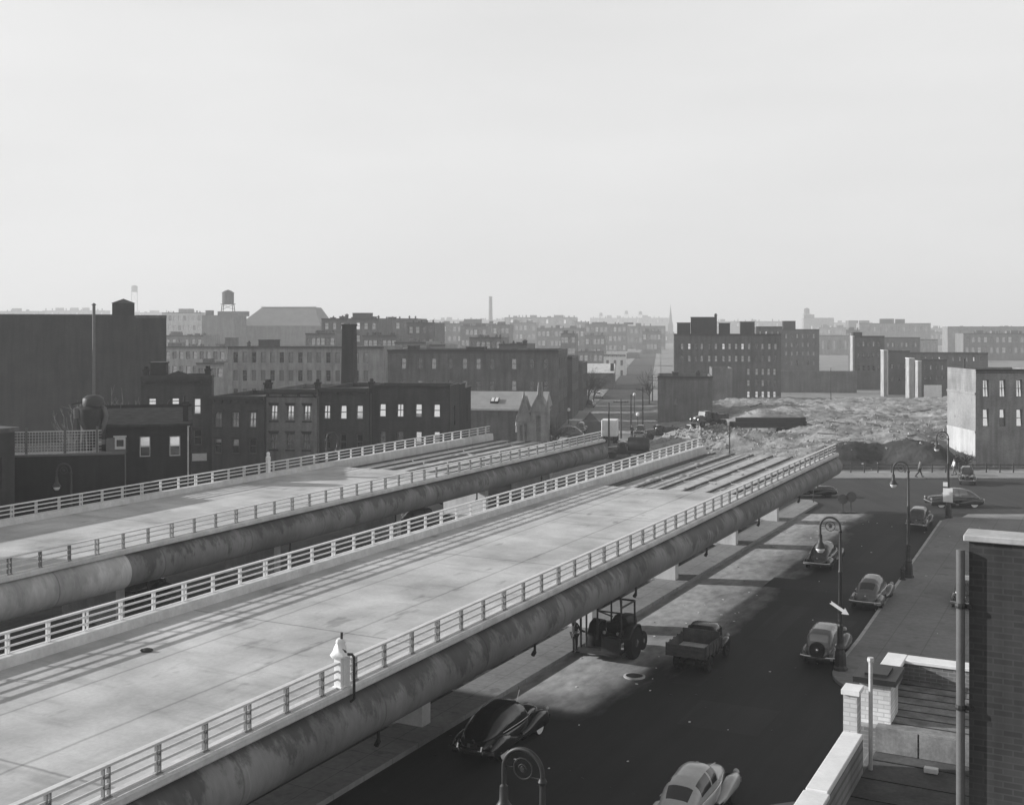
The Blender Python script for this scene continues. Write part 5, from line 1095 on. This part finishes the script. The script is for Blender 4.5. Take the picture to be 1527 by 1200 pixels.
b = MB(); b.lathe([(.2, 0), (.2, .06), (.14, .1), (.14, .62), (.18, .66), (.17, .74), (.08, .86), (0, .9)], (0, 0, 0), 12); b.build('barrel', M['iron'], o, smooth=True)
for q in (0, 180):
    b = MB(); b.lathe([(.07, .1), (.07, .2), (.085, .21), (.085, .27), (0, .29)], (0, 0, .5), 10, 0, Matrix.Rotation(R(q), 3, 'Z') @ Matrix.Rotation(R(90), 3, 'Y')); b.build('nozzle', M['iron'], o, smooth=True)
p = gp(946, 1009, .0)
o = thing('manhole_cover', 'round manhole cover lying in the lit patch behind the dump truck', 'manhole cover', (p.x, p.y, .012))
b = MB(); b.lathe([(.5, 0), (.5, .05), (.4, .07), (.4, .03), (0, .03)], (0, 0, 0), 24); b.build('frame', M['kerb'], o); b = MB(); b.lathe([(.38, .03), (.38, .045), (0, .045)], (0, 0, 0), 24); b.build('lid', M['iron'], o)
# lot fence along the far pavement
o = thing('lot_fence', 'low post and rail fence along the pavement below the dark bank', 'fence', (36, 126.2, .1))
for k in range(34):
    b = MB(); x = k * 1.5; b.box(x - .06, x + .06, -.06, .06, -.1, 1.0 + .12 * math.sin(k * 3.1)); b.build('post', M['wood'], o)
for z in (.45, .85):
    b = MB(); b.box(0, 49.5, -.085, -.06, z - .05, z + .05); b.build('rail', M['wood'], o)
# ------------------------------------------------------------------ trees
def tree(label, px, Z, h, seed, mat, dense=1.0, base=0.0, spread=.5, cat='tree'):
    random.seed(seed); o = thing('bare_tree', label, cat, (xa(px, Z), Z, base), random.random() * 6, 'bare trees and bushes')
    t, c = MB(), MB()
    def grow(b, p, d, L, r, lev):
        pts, rad = [p], [r]; n = 3
        for k in range(n):
            d = (d + Vector((random.gauss(0, .13), random.gauss(0, .13), random.gauss(.05, .1)))).normalized(); p = p + d * L / n; pts.append(p); rad.append(r * (1 - .4 * (k + 1) / n))
        b.tube(pts, rad, 6 if lev < 2 else 4, 0, False)
        if lev >= 5 or r < .006: return
        for k in range(random.choice((2, 3, 3)) if lev else int(4 * dense)):
            q = pts[random.choice((1, 2, 3))] if lev else pts[random.choice((2, 3))]
            a = random.random() * 6.28; s = spread * random.uniform(.6, 1.4)
            x = d.orthogonal().normalized(); y = d.cross(x)
            grow(c, q, (d + (x * math.cos(a) + y * math.sin(a)) * s).normalized(), L * random.uniform(.6, .85), r * .55, lev + 1)
    grow(t, Vector((0, 0, -.1)), Vector((0, 0, 1)), h * .34, h * .018 + .03, 0)
    t.build('trunk', mat, o, smooth=True); c.build('crown', mat, o)
    return o
tree('pale leafless tree before the big warehouse wall', 100, 96, 11.5, 5, M['bark'], 1.4, spread=.42)
tree('leafless thin tree beside the dust collector', 121, 97, 11.2, 11, M['bark'], 1.3, spread=.35)
tree('dark bare shrub right of the chapel front', 822, 146, 4.8, 3, M['twigd'], 2.2, spread=.8)
tree('dark bare shrub at the foot of the dark factory side wall', 829, 150, 5.2, 8, M['twigd'], 2.2, spread=.8)
tree('dark bushy tree before the low tenement on the avenue', 876, 233, 9.5, 21, M['twigd'], 2.2, spread=.75)
tree('dark bushy tree right of another before the pale garage', 884, 240, 8.5, 23, M['twigd'], 2.2, spread=.75)
tree('small bare street tree on the right side of the avenue', 968, 240, 8, 31, M['twigd'], 1.6, spread=.6)
tree('dark scrub below the white painted shop', 1425, 131, 2.2, 41, M['twigd'], 3, spread=1.0)
tree('dark scrub at the right edge below the white painted shop', 1441, 130.5, 2.4, 43, M['twigd'], 3, spread=1.0)
# ------------------------------------------------------------------ people
def person(label, loc, rz, pose, coat='cloth_d', legs='cloth_d', hat=True, stride=.0, lean=0.0, arms=((.12, .25), (.12, .1)), h=1.75):
    o = thing('person', label, 'person', loc, rz, None); k = h / 1.75
    J = {}; ln_ = lean
    hip = Vector((0, 0, .92)); J['pelvis'] = hip
    J['waist'] = Vector((ln_ * .15, 0, 1.08)); J['chest'] = Vector((ln_ * .4, 0, 1.32)); J['neck'] = Vector((ln_ * .55, 0, 1.48)); J['chin'] = Vector((ln_ * .62 + .02, 0, 1.56)); J['head'] = Vector((ln_ * .68, 0, 1.66)); J['crown'] = Vector((ln_ * .7 - .01, 0, 1.73))
    E = [('pelvis', 'waist'), ('waist', 'chest'), ('chest', 'neck'), ('neck', 'chin'), ('chin', 'head'), ('head', 'crown')]
    rad = {'pelvis': .14, 'waist': .125, 'chest': .15, 'neck': .055, 'chin': .075, 'head': .088, 'crown': .05}
    J['nose'] = J['head'] + Vector((.095, 0, -.03)); E.append(('head', 'nose')); rad['nose'] = .014
    for s, y in (('l', 1), ('r', -1)):
        st_ = stride * y; fwd, out = arms[0 if y > 0 else 1]
        J['ear' + s] = J['head'] + Vector((0, y * .085, -.01)); E.append(('head', 'ear' + s)); rad['ear' + s] = .018
        J['hip' + s] = Vector((0, y * .09, .86)); J['knee' + s] = Vector((st_ * .5 + .03, y * .1, .48)); J['ank' + s] = Vector((st_ - (.12 if st_ < 0 else 0), y * .1, .09 + (.05 if st_ < 0 else 0))); J['toe' + s] = Vector((st_ + .14 - (.1 if st_ < 0 else 0), y * .12, .04))
        E += [('pelvis', 'hip' + s), ('hip' + s, 'knee' + s), ('knee' + s, 'ank' + s), ('ank' + s, 'toe' + s)]
        rad.update({'hip' + s: .1, 'knee' + s: .065, 'ank' + s: .045, 'toe' + s: .04})
        J['sho' + s] = J['chest'] + Vector((0, y * .19, .1)); J['elb' + s] = J['sho' + s] + Vector((fwd * .5, y * .06, -.28)); J['wri' + s] = J['elb' + s] + Vector((fwd, y * out * .1, -.24 + abs(fwd) * .3)); d = (J['wri' + s] - J['elb' + s]).normalized()
        J['palm' + s] = J['wri' + s] + d * .07
        E += [('chest', 'sho' + s), ('sho' + s, 'elb' + s), ('elb' + s, 'wri' + s), ('wri' + s, 'palm' + s)]
        rad.update({'sho' + s: .065, 'elb' + s: .045, 'wri' + s: .03, 'palm' + s: .03})
        sd = Vector((1, 0, 0)) if abs(d.x) < .7 else Vector((0, 1, 0))
        for f_ in range(4):
            a, c = f'f{s}{f_}', f'g{s}{f_}'; off = sd * (.022 * (f_ - 1.5))
            J[a] = J['palm' + s] + off + d * .045; J[c] = J[a] + d * (.035 - .006 * abs(f_ - 1.5)) + Vector((.012, -y * .012, 0)); E += [('palm' + s, a), (a, c)]; rad[a] = .009; rad[c] = .008
        J['th' + s] = J['wri' + s] + d * .03 + sd * .045; E.append(('wri' + s, 'th' + s)); rad['th' + s] = .011
    def skin(name, keys, grow, mat, par, tweak=None):
        ks = [q for q in J if q in keys]; ix = {q: i for i, q in enumerate(ks)}
        me = bpy.data.meshes.new(name); me.from_pydata([J[q] * k for q in ks], [(ix[a], ix[c]) for a, c in E if a in ix and c in ix], []); me.materials.append(mat); me.update()
        ob = obj(name, me, par); md = ob.modifiers.new('skin', 'SKIN'); md.use_smooth_shade = True
        for i, q in enumerate(ks):
            r = (rad[q] + grow) * k; me.skin_vertices[0].data[i].radius = (r, r); me.skin_vertices[0].data[i].use_root = (i == 0)
        ob.modifiers.new('sub', 'SUBSURF').levels = 1; ob.modifiers['sub'].render_levels = 1
        return ob
    bd = skin('body', set(J), 0, M['skin'], o)
    skin('jacket', {'pelvis', 'waist', 'chest', 'shol', 'shor', 'elbl', 'elbr', 'wril', 'wrir', 'hipl', 'hipr'}, .018, M[coat], o)
    skin('trousers', {'pelvis', 'hipl', 'hipr', 'kneel', 'kneer', 'ankl', 'ankr'}, .022, M[legs], o)
    for s in 'lr':
        b = MB(); b.tube([J['ank' + s] * k + Vector((-.05, 0, -.04)), J['toe' + s] * k + Vector((.06, 0, -.005))], [.06, .05], 8); b.build('shoe', M['rubber'], o, smooth=True)
    c = J['crown'] * k
    b = MB()
    if hat: b.lathe([(.16, -.02), (.16, 0), (.105, .01), (.1, .09), (.05, .11), (0, .105)], c, 14); b.build('hat', M['cloth_m'] if coat == 'cloth_d' else M['cloth_d'], o, smooth=True)
    else: b.lathe([(.092, -.08), (.1, -.02), (.08, .04), (0, .06)], c + Vector((-.015, 0, 0)), 12); b.build('hair', M['hair'], o, smooth=True)
    return o
p = gp(857, 976, .0); person('person in dark work clothes and cap standing left of the tractor', (p.x, p.y, .13), R(30), 0, arms=((.22, .2), (.3, .0)))
p = gp(1371, 711, .14); person('person in a dark coat striding along the far pavement below the bank', (p.x, p.y, .14), R(0), 0, stride=.34, lean=.1, arms=((.2, .2), (-.15, .2)), coat='cloth_m')
p = gp(1423, 708, .14); person('person in white clothes on the far pavement near the painted shop', (p.x, p.y, .14), R(180), 0, coat='cloth_w', legs='cloth_m', hat=False, stride=.18)
p = gp(942, 652); person('person in a dark coat standing at the foot of the avenue', (p.x, p.y, .02), R(-80), 0)
# ------------------------------------------------------------------ the roof close by at lower right
o = thing('corner_building', 'near brick building with a stepped tar paper roof and white coping at lower right', 'building', st(0, 0), -TH)
bw_ = brick_mat('near_brick', .2, 1.0, 1.5); b = MB()
T0, T1 = -3.95, 6.0
b.box(T0, T1, 8, 20.9, 0, 8.5); b.box(T0, T1, 20.9, 24.2, 0, 8.93)
b.box(T0, T0 + .3, 8, 19.7, 8.5, 9.1); b.box(T0, T0 + .3, 21.95, 24.2, 8.93, 9.3); b.box(T0 + .3, T1, 23.9, 24.2, 8.93, 9.3); b.build('wall', bw_, o)
b = MB(); b.box(T0 + .3, T1, 8, 20.88, 8.504, 8.53); b.build('lower_roof', M['tar'], o)
b = MB()
for k, s in enumerate(lin(9, 20.4, 14)): b.box(T0 + .3, T1, s, s + .035, 8.53, 8.542)
for k in range(9): s = 9 + k * 1.3; b.box(T0 + .7 + (k % 3) * .7, T0 + .76 + (k % 3) * .7, s, s + .8, 8.53, 8.545)
b.build('lower_seams', M['iron'], o)
b = MB(); b.box(T0 + .3, T1, 20.86, 23.9, 8.934, 8.96); b.build('upper_roof', M['tarl'], o)
b = MB()
for s in lin(21.2, 23.6, 7): b.box(T0 + .3, T1, s, s + .03, 8.96, 8.97)
b.box(T0 + 1.6, T0 + 1.65, 22.4, 22.9, 8.96, 8.985); b.build('upper_seams', M['iron'], o)
b = MB()
for k in range(7): b.box(T0 + .3 + k * .74, T0 + .3 + k * .74 + .71, 20.83 - .008 * (k % 2), 20.855, 8.54, 8.95)
b.build('step_sheets', M['tarl'], o)
b = MB(); b.box(T0 - .06, T0 + .33, 8, 17.0, 9.1, 9.17); b.box(T0 - .03, T0 + .30, 17.0, 19.7, 9.1, 9.2); b.box(T0 - .05, T0 + .34, 21.95, 24.27, 9.3, 9.38); b.box(T0 + .34, T1, 23.86, 24.27, 9.3, 9.375); b.build('coping', M['white'], o, bevel=.012)
b = MB(); wb = brick_mat('white_brick', .62, 1.0, .75); b.box(T0 - .03, T0 + .2, 19.72, 20.05, 8.5, 9.82); b.build('brick_pier', wb, o); b = MB(); b.box(T0 - .06, T0 + .24, 19.68, 20.09, 9.82, 9.9); b.build('pier_cap', M['white'], o)
b = MB(); b.box(T0 - .02, T0 + .52, 21.1, 21.9, 8.5, 9.66); f = b.build('chimney', wb, o); b = MB(); b.box(T0 - .12, T0 + .62, 21.0, 22.0, 9.66, 9.76); b.box(T0 + .05, T0 + .45, 21.2, 21.8, 9.76, 9.8); b.build('chimney_cap', M['iron'], f)
b = MB(); b.tube([(T0 + .38, 19.95, 8.5), (T0 + .38, 19.95, 10.35)], .035, 8); b.lathe([(.05, 10.35), (.06, 10.38), (.05, 10.43)], (T0 + .38, 19.95, 0), 8); b.build('vent_pipe', M['sashl'], o)
b = MB(); b.box(T0 + 1.2, T0 + 1.42, 20.2, 20.32, 8.545, 8.62); tag(obj('paper_scrap', b.mesh('paper_scrap', [M['white']]), None, st(0, 0, .0), -TH), 'small white scrap of paper lying on the lower roof', 'paper')
o = thing('side_wall', 'near brick side wall with a grey rain pipe at the lower right edge', 'wall', (xa(1437, 13.5), 13.5, 0), -TH)
zt = za(806, 13.5); b = MB(); b.box(.06, 7, 0, .4, 0, zt); b.build('brickwork', brick_mat('edge_brick', .06, 1.0, 1.2), o)
b = MB(); b.box(.0, 7.1, -.05, .45, zt, zt + .08); b.build('coping', M['kerb'], o, bevel=.012)
b = MB(); b.tube([(-.03, -.04, 0), (-.03, -.04, zt - .1)], .05, 10); b.build('rain_pipe', M['sash'], o, smooth=True)
for z in (9.1, 10.3, 11.5, 12.7):
    b = MB(); b.lathe([(.062, z), (.066, z + .03), (.062, z + .06)], (-.03, -.04, 0), 10); b.box(.0, .1, -.03, .0, z, z + .05); b.build('bracket', M['iron'], o)
# ------------------------------------------------------------------ air, light, camera
b = MB(); b.box(-2000, 2400, -150, 3400, -1, 100)
hz = b.build('haze', []); hz['kind'] = 'stuff'; tag(hz, 'thin smoky haze hanging over the city', 'haze')
hm = bpy.data.materials.new('haze_air'); hm.use_nodes = True; t = hm.node_tree; t.nodes.clear()
ov = t.nodes.new('ShaderNodeOutputMaterial'); vol = t.nodes.new('ShaderNodeVolumePrincipled')
vol.inputs['Color'].default_value = (.88, .88, .88, 1); vol.inputs['Density'].default_value = HAZE; vol.inputs['Anisotropy'].default_value = 0.1
t.links.new(vol.outputs[0], ov.inputs['Volume']); hz.data.materials.append(hm)
EL = math.atan(.328); SD = Vector((-.986 * math.cos(EL), .168 * math.cos(EL), math.sin(EL)))
w = bpy.data.worlds.new('World'); scene.world = w; w.use_nodes = True; t = w.node_tree
bg = t.nodes['Background']; sky = t.nodes.new('ShaderNodeTexSky'); sky.sky_type = 'NISHITA'; sky.sun_disc = False
sky.sun_elevation = EL; sky.sun_rotation = R(360 - 80.3); sky.air_density = 1.0; sky.dust_density = 2.0; sky.ozone_density = 1.0
bwn = t.nodes.new('ShaderNodeRGBToBW'); t.links.new(sky.outputs[0], bwn.inputs[0])
# a thin even cloud veil over the blue: soft, slightly streaked
tc = t.nodes.new('ShaderNodeTexCoord'); mp = t.nodes.new('ShaderNodeMapping'); mp.inputs['Scale'].default_value = (1.2, 1.2, 5); t.links.new(tc.outputs['Generated'], mp.inputs['Vector'])
nz = t.nodes.new('ShaderNodeTexNoise'); nz.inputs['Scale'].default_value = 2.2; nz.inputs['Detail'].default_value = 5; t.links.new(mp.outputs[0], nz.inputs['Vector'])
mr = t.nodes.new('ShaderNodeMapRange'); t.links.new(nz.outputs['Fac'], mr.inputs[0])
for i_, x_ in enumerate((.3, .7, VEIL * .95, VEIL * 1.05)): mr.inputs[i_ + 1].default_value = x_
# the smoky veil is brightest low in the sky and thins out overhead
sx = t.nodes.new('ShaderNodeSeparateXYZ'); t.links.new(tc.outputs['Generated'], sx.inputs[0])
cr = t.nodes.new('ShaderNodeFloatCurve'); cv = cr.mapping.curves[0]
for px_, py_ in ((.0, .55), (.5, .90), (.54, .98), (.64, 1.0), (.72, .7), (.85, .36)): cv.points.new(px_, py_)
cv.points[0].location = (0, .5); cv.points[-1].location = (1, .28); cr.mapping.update()
hz_ = t.nodes.new('ShaderNodeMath'); hz_.operation = 'MULTIPLY_ADD'; hz_.inputs[1].default_value = .5; hz_.inputs[2].default_value = .5; t.links.new(sx.outputs[2], hz_.inputs[0]); t.links.new(hz_.outputs[0], cr.inputs['Value'])
ml = t.nodes.new('ShaderNodeMath'); ml.operation = 'MULTIPLY'; t.links.new(mr.outputs[0], ml.inputs[0]); t.links.new(cr.outputs[0], ml.inputs[1])
mx = t.nodes.new('ShaderNodeMix'); mx.data_type = 'FLOAT'; mx.inputs[0].default_value = .86; t.links.new(bwn.outputs[0], mx.inputs[2]); t.links.new(ml.outputs[0], mx.inputs[3])
t.links.new(mx.outputs[0], bg.inputs['Color']); bg.inputs['Strength'].default_value = SKY
l = bpy.data.lights.new('sun', 'SUN'); l.energy = SUN; l.angle = R(.55); l.color = (1, 1, 1); so = bpy.data.objects.new('sun', l); COL.objects.link(so)
so.rotation_euler = SD.to_track_quat('Z', 'Y').to_euler(); so.location = (0, 0, 50)
cam = bpy.data.cameras.new('camera'); co = bpy.data.objects.new('camera', cam); COL.objects.link(co)
cam.sensor_width = 36; cam.lens = 36 * F / 1527.0; cam.shift_y = -110.0 / 1527.0; cam.clip_start = .5; cam.clip_end = 12000
co.location = (0, 0, EYE); co.rotation_euler = (R(90), 0, 0); scene.camera = co
scene.view_settings.view_transform = 'Standard'; scene.view_settings.look = 'None'; scene.view_settings.exposure = EXPO
scene.render.engine = 'CYCLES'; scene.cycles.use_denoising = True; scene.cycles.max_bounces = 6; scene.cycles.diffuse_bounces = 3; scene.cycles.volume_bounces = 1
